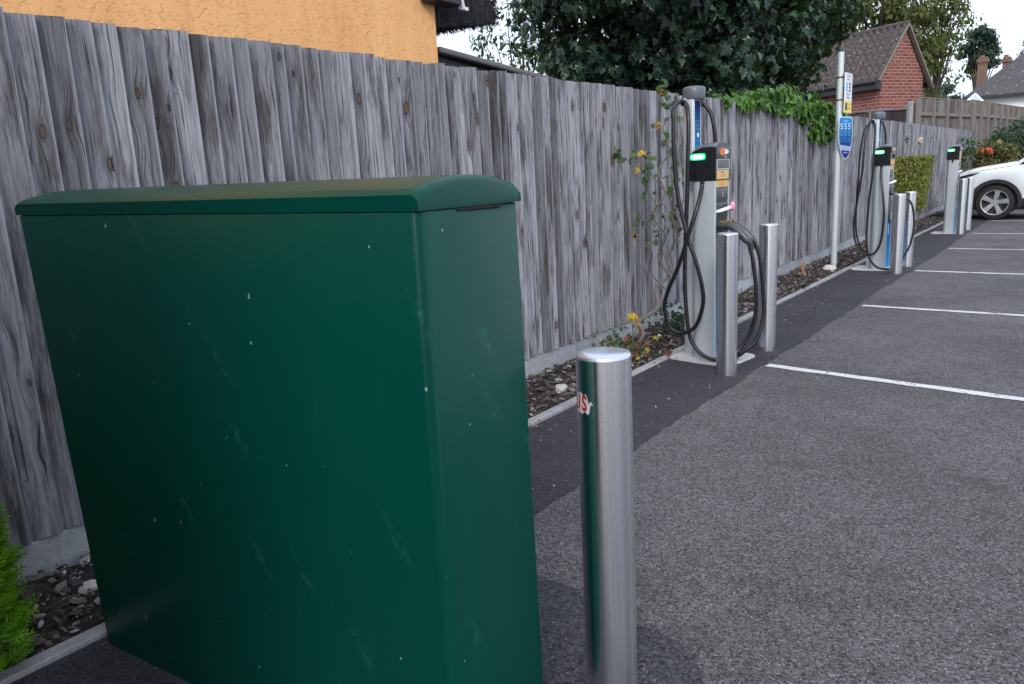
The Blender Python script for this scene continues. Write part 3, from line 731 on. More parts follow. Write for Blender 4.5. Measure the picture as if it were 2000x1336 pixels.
# cable posts ------------------------------------------------------
def strokes(mb, pts, w, f):
    P = [Vector((a, b, 0)) for a, b in pts]
    for a, b in zip(P[:-1], P[1:]):
        d = (b-a).normalized(); n_ = Vector((-d.y, d.x, 0))*w/2; a2 = a-d*w*.3; b2 = b+d*w*.3
        q = [a2-n_, b2-n_, b2+n_, a2+n_]; o = len(mb.v); mb.v += [f(v.x, v.y) for v in q]; mb.f.append((o, o+1, o+2, o+3))
def make_post(label):
    t = thing('cable_post', label, 'cable post', (0,0,0), 0, 'tall cable posts behind the chargers')
    w, d = .080, .125
    mb = MB(); mb.box(-w/2, w/2, -d/2, d/2, 0, 1.83); ms = build('mast', mb, M['silver'], t, False, .016, 4)
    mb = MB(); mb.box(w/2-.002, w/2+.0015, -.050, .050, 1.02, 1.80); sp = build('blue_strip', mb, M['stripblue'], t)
    mb = MB(); mb.box(w/2-.002, w/2+.002, -.055, -.050, 1.02, 1.80); mb.box(w/2-.002, w/2+.002, .050, .055, 1.02, 1.80); build('strip_edge', mb, M['white'], t)
    # white mark: hooked stroke round a loop and a disc, bars above and below
    f = lambda a, b: (w/2+.0022+.0001*R.random(), -.040+.080*a, 1.535+.130*b); mb = MB()
    strokes(mb, [(.95,1.0),(.15,1.0),(.05,.85),(.0,.5),(.05,.22),(.25,.03),(.55,-.06),(.85,.0),(.98,.15)], .008, f)
    strokes(mb, [(.95,.55),(.6,.55),(.3,.58),(.18,.70),(.3,.82),(.55,.82),(.66,.72),(.62,.58)], .009, f)
    strokes(mb, [(.95,.80),(.95,.55)], .007, f)
    o = len(mb.v); mb.v += [f(.60+.22*math.cos(rad(a)), .28+.13*math.sin(rad(a))) for a in range(0, 360, 20)]; mb.f.append(tuple(range(o, o+18)))
    strokes(mb, [(.05,-.32),(.98,-.32)], .009, f); build('lettering', mb, M['white'], sp)
    mb = MB(); mb.lathe([(.060,-.010),(.075,-.008),(.078,.0),(.078,.058),(.0755,.068),(.068,.075),(.045,.081),(.002,.084)], (.012,.01,1.818), 44); build('cap', mb, M['capgrey'], t, True, 0, 2, 50)
    mb = MB()
    mb.lathe([(.020,-.035),(.024,0)], (-.035,-.058,1.806), 16); mb.lathe([(.016,-.03),(.020,0)], (.025,.075,1.806), 16); build('cable_outlet', mb, M['black'], t, True)
    mb = MB(); mb.box(-.06, .06, -.085, .085, 0, .012); build('base_plate', mb, M['silver'], t, False, .003, 2)
    return t
p0 = make_post('near tall silver cable post with grey cap and blue strip, behind the nearest charger'); p0.location = (-2.300,5.255,.006)
c = copy_tree(p0); c.location = (-2.190,10.47,.004); c['label'] = 'far tall cable post with grey cap, beside the round blue sign, cables hanging from it'

# cables -----------------------------------------------------------
def cable(label, pts, r=.0142, smooth=5, group='black charging cables looped on the chargers'):
    b = Vector(pts[len(pts)//2]); b = Vector((b.x, b.y, 0))
    t = thing('charging_cable', label, 'cable', b, 0, group)
    mb = MB(); mb.tube([Vector(p)-b for p in pts], r, 10, smooth); build('cable', mb, M['rubber'], t, True)
    return t, b
Y0 = 5.0
A = [(-2.335,5.197,1.80),(-2.330,5.12,1.80),(-2.33,5.02,1.745),(-2.322,5.00,1.66),(-2.318,4.99,1.542),(-2.302,4.98,1.337),(-2.281,4.975,1.175),(-2.24,4.97,1.007),(-2.196,4.965,.86),(-2.147,4.965,.727),(-2.108,4.97,.575),(-2.10,4.98,.44),(-2.148,4.985,.285),(-2.213,4.985,.226),(-2.287,4.98,.212),(-2.355,4.97,.260),(-2.384,4.965,.395),(-2.355,4.96,.511),(-2.284,4.955,.66),(-2.226,4.95,.807),(-2.181,4.955,.951),(-2.152,4.98,1.06),(-2.146,5.03,1.15),(-2.150,5.075,1.22),(-2.150,5.083,1.245)]
cable('black cable looping low from the near post back up to the nearest charger head', A)
B = [(-2.325,5.195,1.79),(-2.27,5.10,1.775),(-2.238,5.05,1.72),(-2.226,5.03,1.60),(-2.227,5.02,1.42),(-2.232,5.02,1.20),(-2.243,5.02,.93),(-2.251,5.02,.754),(-2.252,5.02,.537),(-2.238,5.02,.318),(-2.211,5.02,.171),(-2.153,5.02,.083),(-2.077,5.02,.038),(-2.00,5.03,.030),(-1.935,5.06,.040),(-1.90,5.10,.085),(-1.886,5.12,.110),(-1.835,5.15,.20),(-1.795,5.16,.36),(-1.794,5.16,.50),(-1.806,5.16,.624),(-1.826,5.16,.746),(-1.848,5.16,.832)]
def connector(t, b, pts, r):
    mb = MB(); P = [Vector(p)-b for p in pts]; mb.tube(P, r, 14, 5, 1); 
    return mb
tB, bB = cable('black cable from the near post sweeping past the pad to the nearer gun connector', B)
C2 = [(-2.285,5.33,1.79),(-2.24,5.345,1.775),(-2.20,5.35,1.72),(-2.178,5.35,1.63),(-2.170,5.36,1.50),(-2.175,5.37,1.2),(-2.19,5.37,.8),(-2.19,5.38,.4),(-2.15,5.38,.16),(-2.06,5.36,.05),(-1.96,5.25,.028),(-1.905,5.12,.05),(-1.86,5.12,.085),(-1.807,5.16,.136),(-1.780,5.19,.20),(-1.765,5.23,.32),(-1.772,5.24,.481),(-1.789,5.24,.661),(-1.812,5.24,.774),(-1.842,5.24,.838)]
tC, bC = cable('black cable arching off the back of the near post to the farther gun connector', C2)
def gun(parent, b, y):
    """pistol-grip connector: nose in the socket, body bending down to the cable"""
    pts = [(-2.066,y,.950),(-2.03,y,.953),(-1.985,y,.950),(-1.945,y,.926),(-1.905,y,.892),(-1.865,y,.853),(-1.845,y,.832)]
    rr = [.022,.025,.026,.028,.031,.028,.017]
    P = [Vector(p)-b for p in pts]; Q = []; RR = []
    for i in range(len(P)-1):
        for k_ in range(4):
            s_ = k_/4; a_, b_, c_, d_ = P[max(i-1,0)], P[i], P[i+1], P[min(i+2,len(P)-1)]
            Q.append(.5*((2*b_)+(c_-a_)*s_+(2*a_-5*b_+4*c_-d_)*s_*s_+(3*b_-3*c_+d_-a_)*s_**3)); RR.append(rr[i]+(rr[i+1]-rr[i])*s_)
    Q.append(P[-1]); RR.append(rr[-1])
    mb = MB(); mb.tube(Q, RR, 14, 1, 1); g_ = build('connector', mb, M['charcoal'], parent, True)
    mb = MB(); mb.box(-2.05-b.x, -2.005-b.x, y-b.y-.010, y-b.y+.010, .972, .983); mb.box(-2.012-b.x, -1.985-b.x, y-b.y-.007, y-b.y+.007, .978, .992); build('latch', mb, M['brass'], g_)
    mb = MB(); q = Vector((-1.852,y,.838))-b; mb.tube([q, q+Vector((.014,0,-.022)), q+Vector((.022,0,-.05))], .0185, 12, 3, .0145); build('strain_relief', mb, M['black'], g_, True)
gun(tB, bB, 5.17); gun(tC, bC, 5.26)
A2 = [(-2.225,10.412,1.80),(-2.235,10.33,1.775),(-2.254,10.25,1.63),(-2.262,10.2,1.40),(-2.272,10.2,1.2),(-2.315,10.2,.84),(-2.345,10.2,.579),(-2.321,10.2,.378),(-2.25,10.2,.233),(-2.178,10.2,.196),(-2.091,10.2,.223),(-2.028,10.2,.354),(-2.005,10.2,.638),(-2.024,10.2,.894),(-2.06,10.24,1.10),(-2.075,10.286,1.24)]
cable('black cable looping from the far post to the middle charger head', A2, .013)
B2 = [(-2.215,10.412,1.79),(-2.17,10.3,1.73),(-2.152,10.22,1.55),(-2.15,10.2,1.22),(-2.176,10.2,.90),(-2.19,10.2,.576),(-2.188,10.2,.376),(-2.158,10.2,.182),(-2.077,10.2,.063),(-1.99,10.2,.03),(-1.89,10.22,.03),(-1.83,10.26,.07),(-1.775,10.32,.19),(-1.732,10.36,.304),(-1.708,10.38,.45),(-1.708,10.4,.60),(-1.729,10.4,.749),(-1.765,10.4,.83),(-1.80,10.4,.862)]
tB2, bB2 = cable('black cable hanging in a loop beyond the middle charger bollard', B2, .013)
mb = MB(); P = [(-1.995,10.40,.935),(-1.95,10.4,.925),(-1.90,10.4,.905),(-1.85,10.4,.885),(-1.795,10.4,.858)]; mb.tube([Vector(p)-bB2 for p in P], .027, 12, 4, .018); build('connector', mb, M['charcoal'], tB2, True)
D2 = [(-2.18,10.545,1.80),(-2.14,10.57,1.77),(-2.115,10.57,1.70),(-2.10,10.57,1.56),(-2.095,10.57,1.2),(-2.10,10.58,.7),(-2.10,10.58,.2),(-2.08,10.56,.03)]
cable('black cable dropping straight behind the middle charger', D2, .012)
E2 = [(-2.235,10.43,1.79),(-2.30,10.36,1.70),(-2.33,10.33,1.45),(-2.335,10.3,1.1),(-2.345,10.3,.7),(-2.33,10.3,.45),(-2.27,10.3,.27),(-2.2,10.32,.2)]
cable('thin black cable hanging outermost on the far cable post', E2, .011)

# ------------------------------------------------------------------ sign post
sg = thing('sign_pole', 'tall pale grey round pole with dark cap standing in the bed by the fence', 'pole', (-2.640,10.50,0))
mb = MB(); mb.lathe([(.038,-.05),(.038,2.66)], n=28, caps=False); build('pole', mb, plain('galvanised_grey', (.62,.67,.68), .45, .3, .12, 6), sg, True)
mb = MB(); mb.lathe([(.040,2.655),(.040,2.695),(.034,2.703),(.002,2.704)], n=28); build('pole_cap', mb, M['charcoal'], sg, True)
for z in (2.355, 2.085):
    mb = MB(); mb.lathe([(.0405,-.009),(.0405,.009)], (0,0,z), 24); mb.box(.0,.062,-.012,.012,z-.008,z+.008); build('bracket', mb, M['ink'], sg, True)
ps = thing('parking_sign', 'narrow white and yellow parking notice on the grey pole above the blue sign', 'sign', (-2.575,10.46,1.93))
mb = MB(); mb.box(-.003,.003,0,.36,.0,.48); bd_ = build('board', mb, M['signwhite'], ps, False, .002, 1)
mb = MB(); mb.box(.003,.0036,.004,.356,.004,.145); build('yellow_field', mb, M['signyellow'], ps)
def signtext(parent, s, size, y, z, mat, x=.0042, sx=1., bold=0.):
    tm = xform(text_mesh(s, size, .0, bold=bold), lambda a, b, c_: (x, y+a*sx, z+b)); return build('lettering', tm, M[mat], parent)
signtext(ps, 'Car Park', .050, .18, .445, 'navy'); signtext(ps, 'charges apply', .030, .18, .405, 'navy')
for z, lab in ((.35,'P'),(.31,'i'),(.27,'24')): 
    mb = MB(); mb.box(.003,.0036,.07,.15,z-.017,z+.017); build('panel', mb, M['sky'], ps)
for z in (.352,.312,.270):
    mb = MB(); mb.box(.003,.0036,.20,.29,z-.015,z+.015); build('panel', mb, M['navy'], ps)
signtext(ps, 'Mon - Sat', .036, .18, .225, 'ink', bold=.001); signtext(ps, '8am - 6pm', .036, .18, .185, 'ink', bold=.001)
mb = MB(); mb.box(.0036,.0042,.05,.15,.03,.12); build('panel', mb, M['ink'], ps)
signtext(ps, 'PAY', .040, .25, .10, 'ink', .0044); signtext(ps, 'HERE', .036, .25, .055, 'ink', .0044)
bs = thing('charging_sign', 'blue shield shaped charging instruction sign with white edging on the grey pole', 'sign', (-2.6325,10.385,0), rad(-19))
prof = [(0,1.873),(.05,1.880),(.235,1.876),(.270,1.868),(.288,1.78),(.292,1.68),(.288,1.58),(.268,1.50),(.240,1.425),(.205,1.38),(.165,1.362),(.125,1.372),(.085,1.41),(.045,1.475),(.015,1.54),(-.004,1.62),(-.010,1.72),(-.006,1.80)]
cx_, cz_ = .14, 1.63
mb = MB(); mb.prism(prof, lambda a, b: (.028, a, b), lambda a, b: (.034, a, b)); build('board', mb, M['white'], bs)
ins = [(cx_+(a-cx_)*.93, cz_+(b-cz_)*.965) for a, b in prof]
mb = MB(); mb.prism([q for q in ins], lambda a, b: (.034, a, b), lambda a, b: (.0350, a, b)); bl = build('blue_field', mb, M['signblue'], bs)
mb = MB(); mb.prism([(.012,1.545),(.265,1.515),(.245,1.462),(.055,1.476)], lambda a, b: (.0350, a, b), lambda a, b: (.0356, a, b)); build('pale_band', mb, plain('pale_blue_print', (.38,.42,.70), .4), bs)
for i, yb_ in enumerate((.055,.135,.215)):
    mb = MB()
    strokes(mb, [(.02,.03),(-.018,.03),(-.018,.0),(.018,.0),(.018,-.03),(-.02,-.03)], .010, lambda a, b, yb_=yb_: (.0358, yb_+a, 1.765+b)); build('symbol', mb, M['white'], bs)
    for j, s_ in enumerate(('plug in','tap card','charge') if i == 0 else (('swipe','select','start') if i == 1 else ('unplug','return','finish'))):
        signtext(bs, s_, .026, yb_, 1.71-.026*j, 'skypale', .0358)
        mb = MB(); mb.box(.0352,.0357,yb_-.022,yb_+.022,1.612-.018*j,1.616-.018*j); build('print', mb, M['sky'], bs)
signtext(bs, 'electric', .034, .14, 1.828, 'white', .0358)
signtext(bs, 'help line', .026, .15, 1.445, 'white', .0358)
mb = MB(); mb.box(-.02,.030,.09,.13,1.70,1.74); mb.box(-.02,.030,.09,.13,1.545,1.575); build('bracket', mb, M['ink'], bs)

# ------------------------------------------------------------------ orange house with thatch
hs = thing('thatched_house', 'orange rendered cottage with dark thatched roof behind the fence', 'house', (-5,5.69,0))
H = lambda x, y, z: (x+5, y-5.69, z)
mb = MB(); pent = [(-6.2,0),(5.69,0),(5.69,2.95),(5.1,3.75),(1.0,8.6),(-.6,9.6),(-6.2,4.0)]
mb.prism(pent, lambda a, b: (-5+5, a-5.69, b), lambda a, b: (-13+5, a-5.69, b)); build('wall', mb, M['render'], hs)
mb = MB(); R2 = random.Random(3)
th = [(5.60,2.74),(6.15,2.82),(6.74,2.93),(6.80,3.00),(6.70,3.16),(4.1,6.6),(.8,10.6),(-.4,11.2),(-7.4,3.4),(-7.0,2.9),(-6.0,3.2),(-.4,9.6),(.6,9.4)]
nx_ = 10
rings = []
for i in range(nx_+1):
    x = -5.12-7.9*i/nx_; rings.append([H(x, a+R2.uniform(-.02,.02), b+R2.uniform(-.02,.02)) for a, b in th])
loft(mb, rings); build('thatch_roof', mb, M['thatch'], hs)
# straw fringe along the cut eave
mb = MB()
for i in range(1500):
    x = -5.10-R2.random()**2*2.2; f = R2.random(); a = 6.0+.8*f; b = 2.80+.14*f+R2.uniform(-.01,.02)
    if R2.random() < .5: a = 6.74+R2.uniform(-.03,.05); b = 2.93+R2.uniform(0,.24)
    d = Vector((R2.uniform(-.3,.5), .7, -.75)).normalized()*R2.uniform(.03,.075); p = Vector(H(x, a, b)); w = Vector((.004,.003,0))
    o = len(mb.v); mb.v += [tuple(p-w), tuple(p+w), tuple(p+d)]; mb.f.append((o, o+1, o+2))
for i in range(2600):   # loose straw over the verge face
    a = R2.uniform(5.75,6.75); b = 2.80+(a-5.6)*.16+R2.random()*1.3
    if b > 3.16+(6.7-a)*1.32: continue
    p = Vector(H(-5.118, a, b)); d = Vector((R2.uniform(.0,.03), R2.uniform(-.05,.10), -R2.uniform(.05,.14))); w = Vector((0,.004,.002))
    o = len(mb.v); mb.v += [tuple(p-w), tuple(p+w), tuple(p+d)]; mb.f.append((o, o+1, o+2))
build('thatch_fringe', mb, M['thatch'], hs)
mb = MB(); mb.box(0.012, .16, -.20, .20, 2.93, 3.12); mb.box(.012, .10, -.16, .25, 3.10, 3.5); build('eave_beam', mb, M['fascia'], hs, False, .01, 1)
mb = MB(); mb.obox((.06,.33,2.93), (.06,.22,3.30), .05, .035, (0,1,0)); mb.box(.04,.075,.30,.40,2.925,2.955); build('bargeboard', mb, M['white'], hs)
mb = MB(); mb.box(-.05,.012,-2.9,-2.0,3.6,4.6); build('window', mb, M['glass'], hs)
# lean-to roof beyond the house
ln = thing('lean_to', 'low lean-to roof with grey gutter running behind the fence beyond the orange house', 'shed', (-5.1,5.72,0))
mb = MB(); mb.box(-1.6,-.12,.0,4.4,0,2.30); build('wall', mb, M['fascia'], ln)  # wall coloured black to stand in for the shade below the gutter
mb = MB(); mb.add([(-.05,.06,2.60),(-.05,4.8,2.22),(-1.9,4.8,2.30),(-1.9,.06,2.66),(-.05,.06,2.555),(-.05,4.8,2.175),(-1.9,4.8,2.25),(-1.9,.06,2.61)], [(0,1,2,3),(7,6,5,4),(0,4,5,1),(1,5,6,2),(2,6,7,3),(3,7,4,0)])
build('roof', mb, M['slates'], ln)
mb = MB(); mb.obox((-.02,.10,2.575),(-.02,4.8,2.195),.085,.06); build('gutter', mb, M['gutter'], ln, False, .02, 3)
mb = MB(); mb.obox((-.10,.10,2.50),(-.10,4.8,2.12),.03,.14); build('fascia_board', mb, M['fascia'], ln)

# ------------------------------------------------------------------ brick outbuilding
ang = rad(90-27.7)     # local +y... gable runs along local x
br = thing('brick_outbuilding', 'small red brick outbuilding with mossy pantile roof behind the fence', 'outbuilding', (-5.70,27.6,0), ang)
gw, ln_, ev, rg_ = 1.95, 6.0, 3.92, 5.45     # gable along local x (away-right), long wall along local +y (away-left)
mb = MB(); mb.prism([(0,0),(gw,0),(gw,ev),(gw/2,rg_-.08),(0,ev)], lambda a, b: (a, 0, b), lambda a, b: (a, ln_, b)); build('wall', mb, M['brick'], br)
mb = MB(); rows, cols = 8, 24     # pantile slopes: stepped rows, wavy columns
for side in (0, 1):
    ex, ez = (-.30, ev-.22) if side == 0 else (gw+.32, ev-.42)
    for r_ in range(rows):
        f0, f1 = r_/rows, (r_+1.12)/rows; o = len(mb.v); nc = cols*6
        for c_ in range(nc+1):
            y_ = -.12+(ln_+.2)*c_/nc; wv = .06*math.sin(2*math.pi*c_/6)
            for f, lift in ((f0, .085), (f1, .004)):
                x_ = ex+(gw/2-ex)*min(f, 1); z_ = ez+(rg_-ez)*min(f, 1)+wv+lift+R2.uniform(-.006,.006); mb.v.append((x_, y_, z_+.05))
            x_ = ex+(gw/2-ex)*f0; z_ = ez+(rg_-ez)*f0+wv; mb.v.append((x_, y_, z_+.015))
        for c_ in range(nc):
            a = o+3*c_; mb.f += [(a, a+3, a+4, a+1), (a+2, a+5, a+3, a)]
build('roof', mb, M['tiles'], br)
mb = MB(); mb.tube([(gw/2,-.14,rg_+.05),(gw/2,ln_/2,rg_+.05),(gw/2,ln_+.1,rg_+.05)], .085, 10, 1); build('ridge_tiles', mb, M['tiles'], br, True)
mb = MB(); mb.obox((-.26,-.09,ev-.18),(gw/2,-.09,rg_+.02),.05,.15,(0,1,0)); build('bargeboard', mb, M['barge'], br)
mb = MB(); mb.obox((gw+.34,-.09,ev-.40),(gw/2,-.09,rg_+.02),.05,.15,(0,1,0)); build('bargeboard', mb, M['barge'], br)
mb = MB(); mb.box(-.30,-.04,-.05,ln_,ev-.42,ev-.16); build('soffit', mb, M['fascia'], br)
mb = MB(); mb.tube([(-.34,-.10,ev-.20),(-.34,ln_,ev-.20)], .06, 10, 1); build('gutter', mb, M['fascia'], br, True)

# garden fences behind
def fence_run(name, label, a, b, z0, z1, wood, posts=True, pw=.11, rails=True):
    a = Vector(a); b = Vector(b); d = b-a; L = d.length; rz = math.atan2(d.y, d.x)-math.pi/2
    t = thing(name, label, 'fence', (a.x, a.y, 0), rz)
    mb, dt = boards(0, L, z0, z1, .11, .17, 0, .03, random.Random(5)); o = build('boards', mb, wood, t); set_bd(o, dt)
    if posts:
        n = max(2, round(L/.95)+1)
        for i in range(n):
            mb = MB(); yy_ = L*i/(n-1); mb.box(.02, .02+pw, yy_-pw/2, yy_+pw/2, -.1, z1-.01+R.uniform(-.04,.03)); build('post', mb, M['wood_far2'], t, False, .008, 1)
    if rails:
        for z in (z1-.42, z1-1.5):
            mb = MB(); mb.obox((.055,.06,z),(.055,L-.06,z),.07,.09); build('rail', mb, M['wood_far2'], t)
        mb = MB(); mb.obox((.01,0,z1+.015),(.01,L,z1+.015),.06,.03); build('capping', mb, M['wood_far2'], t)
    return t
M['wood_far2'] = plain('grey_brown_timber', (.20,.17,.155), .85, 0, .35, 9, .3)
fence_run('garden_fence', 'higher brown garden fence with posts showing, right of the brick outbuilding', (-4.06,24.0), (-3.25,28.0), .0, 2.90, M['wood_far'])
fence_run('garden_fence', 'far garden fence with posts, ending at the shrubs above the white car', (-3.22,28.1), (-2.25,37.5), .0, 2.93, M['wood_far'])
t = fence_run('panel_fence', 'low dark horizontal panel fence below the brick outbuilding', (-6.9,23.0), (-4.25,23.95), 2.0, 2.62, M['wood_dark'], False, rails=False)
mb = MB(); L_ = math.hypot(2.65,.95); mb.obox((.03,0,2.64),(.03,L_,2.64),.08,.05); build('capping', mb, M['gutter'], t)
mb = MB(); mb.box(-.04,.03,0,L_,0,2.0); build('lower_wall', mb, M['wood_far2'], t)
for i in range(4):
    mb = MB(); mb.box(.03,.06,L_*i/3-.03,L_*i/3+.03,1.9,2.62); build('batten', mb, M['wood_far2'], t)
mb = MB(); mb.box(-.07,.07,-.07,.07,0,2.82); tag(build('concrete_post', mb, M['concrete'], None, False, .01, 1), 'pale square concrete post at the end of the dark panel fence', 'post', None, (-4.18,24.0,0))
mb = MB(); mb.box(-.06,.06,-.10,.10,0,2.78); tag(build('brick_pier', mb, M['chim'], None), 'slim red brick pier beside the pale concrete post', 'pier', None, (-4.07,24.12,0))

# ------------------------------------------------------------------ far house
fh = thing('far_house', 'distant white house with grey hipped roof and brick chimneys', 'house', (-6.6,54.0,0), rad(4))
mb = MB(); mb.box(.4,14,.4,9,0,4.55); build('wall', mb, M['farwhite'], fh)
mb = MB(); mb.add([(0,0,4.62),(15,0,4.62),(15,10,4.62),(0,10,4.62),(4.6,4.6,8.6),(10.5,4.6,8.6),(0,0,4.47),(15,0,4.47),(15,10,4.47),(0,10,4.47)],
                  [(0,1,5,4),(1,2,5),(2,3,4,5),(3,0,4),(0,6,7,1),(1,7,8,2),(2,8,9,3),(3,9,6,0),(9,8,7,6)]); build('roof', mb, M['slates'], fh)
mb = MB(); mb.box(-.06,15,-.10,-.0,4.42,4.60); build('gutter', mb, M['fascia'], fh)
mb = MB(); mb.box(.38,14,.36,.40,3.0,3.82); build('brick_band', mb, M['brick'], fh)
for (x, y, z0, z1, s_) in ((.78,1.6,4.6,6.9,.25),(1.98,2.4,5.6,6.85,.21)):
    mb = MB(); mb.box(x-s_,x+s_,y-s_,y+s_,z0,z1); mb.box(x-s_-.07,x+s_+.07,y-s_-.07,y+s_+.07,z1-.3,z1-.12); ch_ = build('chimney', mb, M['chim'], fh)
    mb = MB(); mb.lathe([(.13,0),(.11,.10),(.13,.13)], (x-.05,y,z1), 14); build('chimney_pot', mb, plain('terracotta', (.20,.10,.07), .8), ch_, True)
cv = thing('conservatory', 'small glazed roof with white ridges peeping over the far garden fence', 'conservatory', (-4.95,44,.10))
mb = MB(); mb.add([(-.7,0,3.35),(.55,0,3.35),(.55,1.6,3.35),(-.7,1.6,3.35),(-.05,.8,4.05)], [(0,1,4),(1,2,4),(2,3,4),(3,0,4)]); build('glazed_roof', mb, M['consv'], cv)
mb = MB()
for q in ((-.7,0,3.36),(.55,0,3.36),(.55,1.6,3.36)): mb.obox(q,(-.05,.8,4.07),.09,.06)
mb.box(-.7,.55,0,1.6,0,3.34); build('frame', mb, M['farwhite'], cv)
pr = thing('parasol', 'white garden parasol top behind the far garden fence', 'parasol', (-5.75,40,.28))
mb = MB(); mb.lathe([(.9,3.12),(.88,3.16),(.45,3.36),(.03,3.50)], n=8, caps=False); build('canopy', mb, M['farwhite'], pr)
mb = MB(); mb.lathe([(.025,0),(.025,3.49)], n=10); build('pole', mb, M['farwhite'], pr)

# ------------------------------------------------------------------ trees and shrubs
tree('maple_tree', 'big dark green maple tree leaning over the fence behind the nearest charger', 'tree', (-5.6,11.6,0), (-5.3,11.3,3.95), (2.05,2.55,2.15), 130, 36000, .62, .122, MAPLE, M['maple'], .30, .16, zmin=-.95, jitter=.55, extra=[((-4.9,14.2,3.95),(1.2,2.1,1.4),62),((-5.2,15.8,4.6),(1.1,1.6,1.1),22)])
tree('young_tree', 'sparse small-leaved tree between the thatch and the big maple', 'tree', (-9.8,13.9,0), (-9.7,13.7,3.3), (1.15,1.25,1.75), 46, 2300, .36, .12, LEAF, M['thin'], .3, .06)
tree('young_tree', 'bushy lower tree just above the lean-to roof', 'tree', (-7.6,11.7,0), (-7.6,11.7,2.7), (.8,.95,.85), 34, 1900, .34, .12, LEAF, M['thin'], .3, .05)
tree('birch_tree', 'tall loose yellowish green tree behind the brick outbuilding', 'tree', (-7.2,33.6,0), (-6.9,33.2,5.9), (2.7,2.6,3.7), 140, 12500, .60, .20, LEAF, M['birch'], .25, .16, zmin=-.9)
tree('birch_tree', 'sparse hanging outer tree against the white sky right of the brick outbuilding', 'tree', (-5.4,34.2,0), (-5.1,34.2,6.0), (1.25,1.3,2.9), 70, 2300, .42, .18, LEAF, M['birch'], .25, .08)
tree('pine_tree', 'distant dark pine tree behind the chimneys', 'tree', (-7.4,66,0), (-7.2,66,8.5), (1.25,1.2,1.75), 60, 3600, .45, .30, LEAF, M['conifer_far'], .3, .2)
tree('distant_tree', 'dark treetop low on the left end of the far roof', 'tree', (-9.3,62,0), (-9.3,62,5.0), (1.4,1.3,1.1), 30, 1600, .5, .3, LEAF, M['conifer_far'], .3, .12)
tree('distant_tree', 'dark treetop showing over the far roof at the right edge', 'tree', (-3.2,72,0), (-3.2,72,8.2), (2.4,1.3,1.6), 30, 1600, .5, .3, LEAF, M['conifer_far'], .3, .12)
# creeper over the fence top
cr = thing('creeper', 'bright green creeper spilling over the top of the grey fence', 'creeper', (-3.02,9.5,1.95))
cl = []
for i in range(150):
    y_ = 8.3+3.3*R.random()**.8; h = .19*math.sin(max(0, min(1, (y_-8.1)/3.6))*math.pi)+.02
    cl.append((-3.0+R.uniform(-.35,.10), y_, 1.98+h*R.uniform(-.3,1.15)))
for i in range(9): cl.append((-3.0+R.uniform(-.2,.03), 7.3+1.1*R.random(), 1.98+R.uniform(-.02,.02)))
for i in range(70):
    y_ = 9.9+1.9*R.random(); lim = .42*math.sin(max(0, min(1, (y_-9.7)/2.2))*math.pi); cl.append((-2.955+R.uniform(0,.05), y_, 2.0-lim*R.random()))
p, n = clump_points(2600, cl, .085); p[:, 0] = np.where((p[:, 2] < 1.985) & (p[:, 0] < -2.965), -2.965+NP.random(len(p))*.06, p[:, 0]); n[:, 0] += .8
build('foliage', leaves(p-np.array([-3.02,9.5,1.95]), n, .105*(.6+.8*NP.random(len(p))), LEAF, jitter=.35), M['creeper'], cr)
mb = MB()
for i in range(12):
    y_ = 8.2+3.2*R.random(); mb.tube([(-.05,y_-9.5,-.02),(.04,y_-9.4,.05),(.06,y_-9.2+R.uniform(-.1,.1),R.uniform(-.02,.06))], .005, 6, 4)
build('stems', mb, M['stem'], cr, True)
# climbing rose at the fence
rs = thing('rose_bush', 'leggy climbing rose with thorny bare stems and few yellowing blooms on the fence', 'rose', (-2.72,5.19,0)); RB = Vector((-2.72,5.19,0))
ST = [([(5.17,.0),(5.189,.118),(5.303,.198),(5.455,.294),(5.595,.416),(5.739,.542),(5.867,.695),(5.909,.858),(5.93,1.02)], .017, .009),
 ([(5.595,.416),(5.508,.571),(5.355,.749),(5.258,.875),(5.223,1.03)], .007, .004), ([(5.691,.507),(5.657,.676),(5.606,.844),(5.565,1.007),(5.587,1.163),(5.682,1.356),(5.75,1.512),(5.762,1.668),(5.793,1.805),(5.82,1.93)], .010, .004),
 ([(5.867,.695),(5.851,.863),(5.797,1.072),(5.754,1.275),(5.878,1.352)], .008, .004), ([(5.605,1.182),(5.486,1.361),(5.277,1.402),(5.08,1.442),(4.893,1.479)], .005, .002),
 ([(5.565,1.007),(5.482,1.207),(5.316,1.327),(5.263,1.476)], .005, .003), ([(5.355,.749),(5.299,.832),(5.136,.886)], .004, .002), ([(5.75,1.512),(5.625,1.609),(5.539,1.683)], .004, .002),
 ([(5.739,.542),(5.70,.75),(5.74,.95),(5.69,1.12)], .006, .003), ([(5.45,.29),(5.40,.5),(5.30,.62),(5.20,.66)], .005, .002), ([(5.79,1.80),(5.68,1.90),(5.60,1.95)], .004, .002),
 ([(5.606,.844),(5.48,.93),(5.40,1.05),(5.37,1.16)], .004, .002), ([(5.682,1.356),(5.86,1.50),(6.0,1.62),(6.08,1.78)], .005, .002), ([(5.909,.858),(6.0,1.1),(6.05,1.35),(6.12,1.6)], .006, .003)]
mb = MB(); lp = []
for pts, r0, r1 in ST:
    Q = [Vector((-2.72+.05*math.sin(3*i+pts[0][0]*7), y_, z_))-RB for i, (y_, z_) in enumerate(pts)]; mb.tube(Q, r0, 7, 4, r1)
    for i in range(len(Q)-1):
        for j in range(5):
            f = R.random(); q = Q[i].lerp(Q[i+1], f); d = Vector((R.uniform(-1,1), R.uniform(-1,1), R.uniform(-.3,1))).normalized()
            if R.random() < .5: mb.obox(q, q+d*R.uniform(.01,.03), .0022, .0022, (.3,.2,.9))
            if q.z > .78: lp.append(q+d*.05)
build('stems', mb, M['stem'], rs, True)
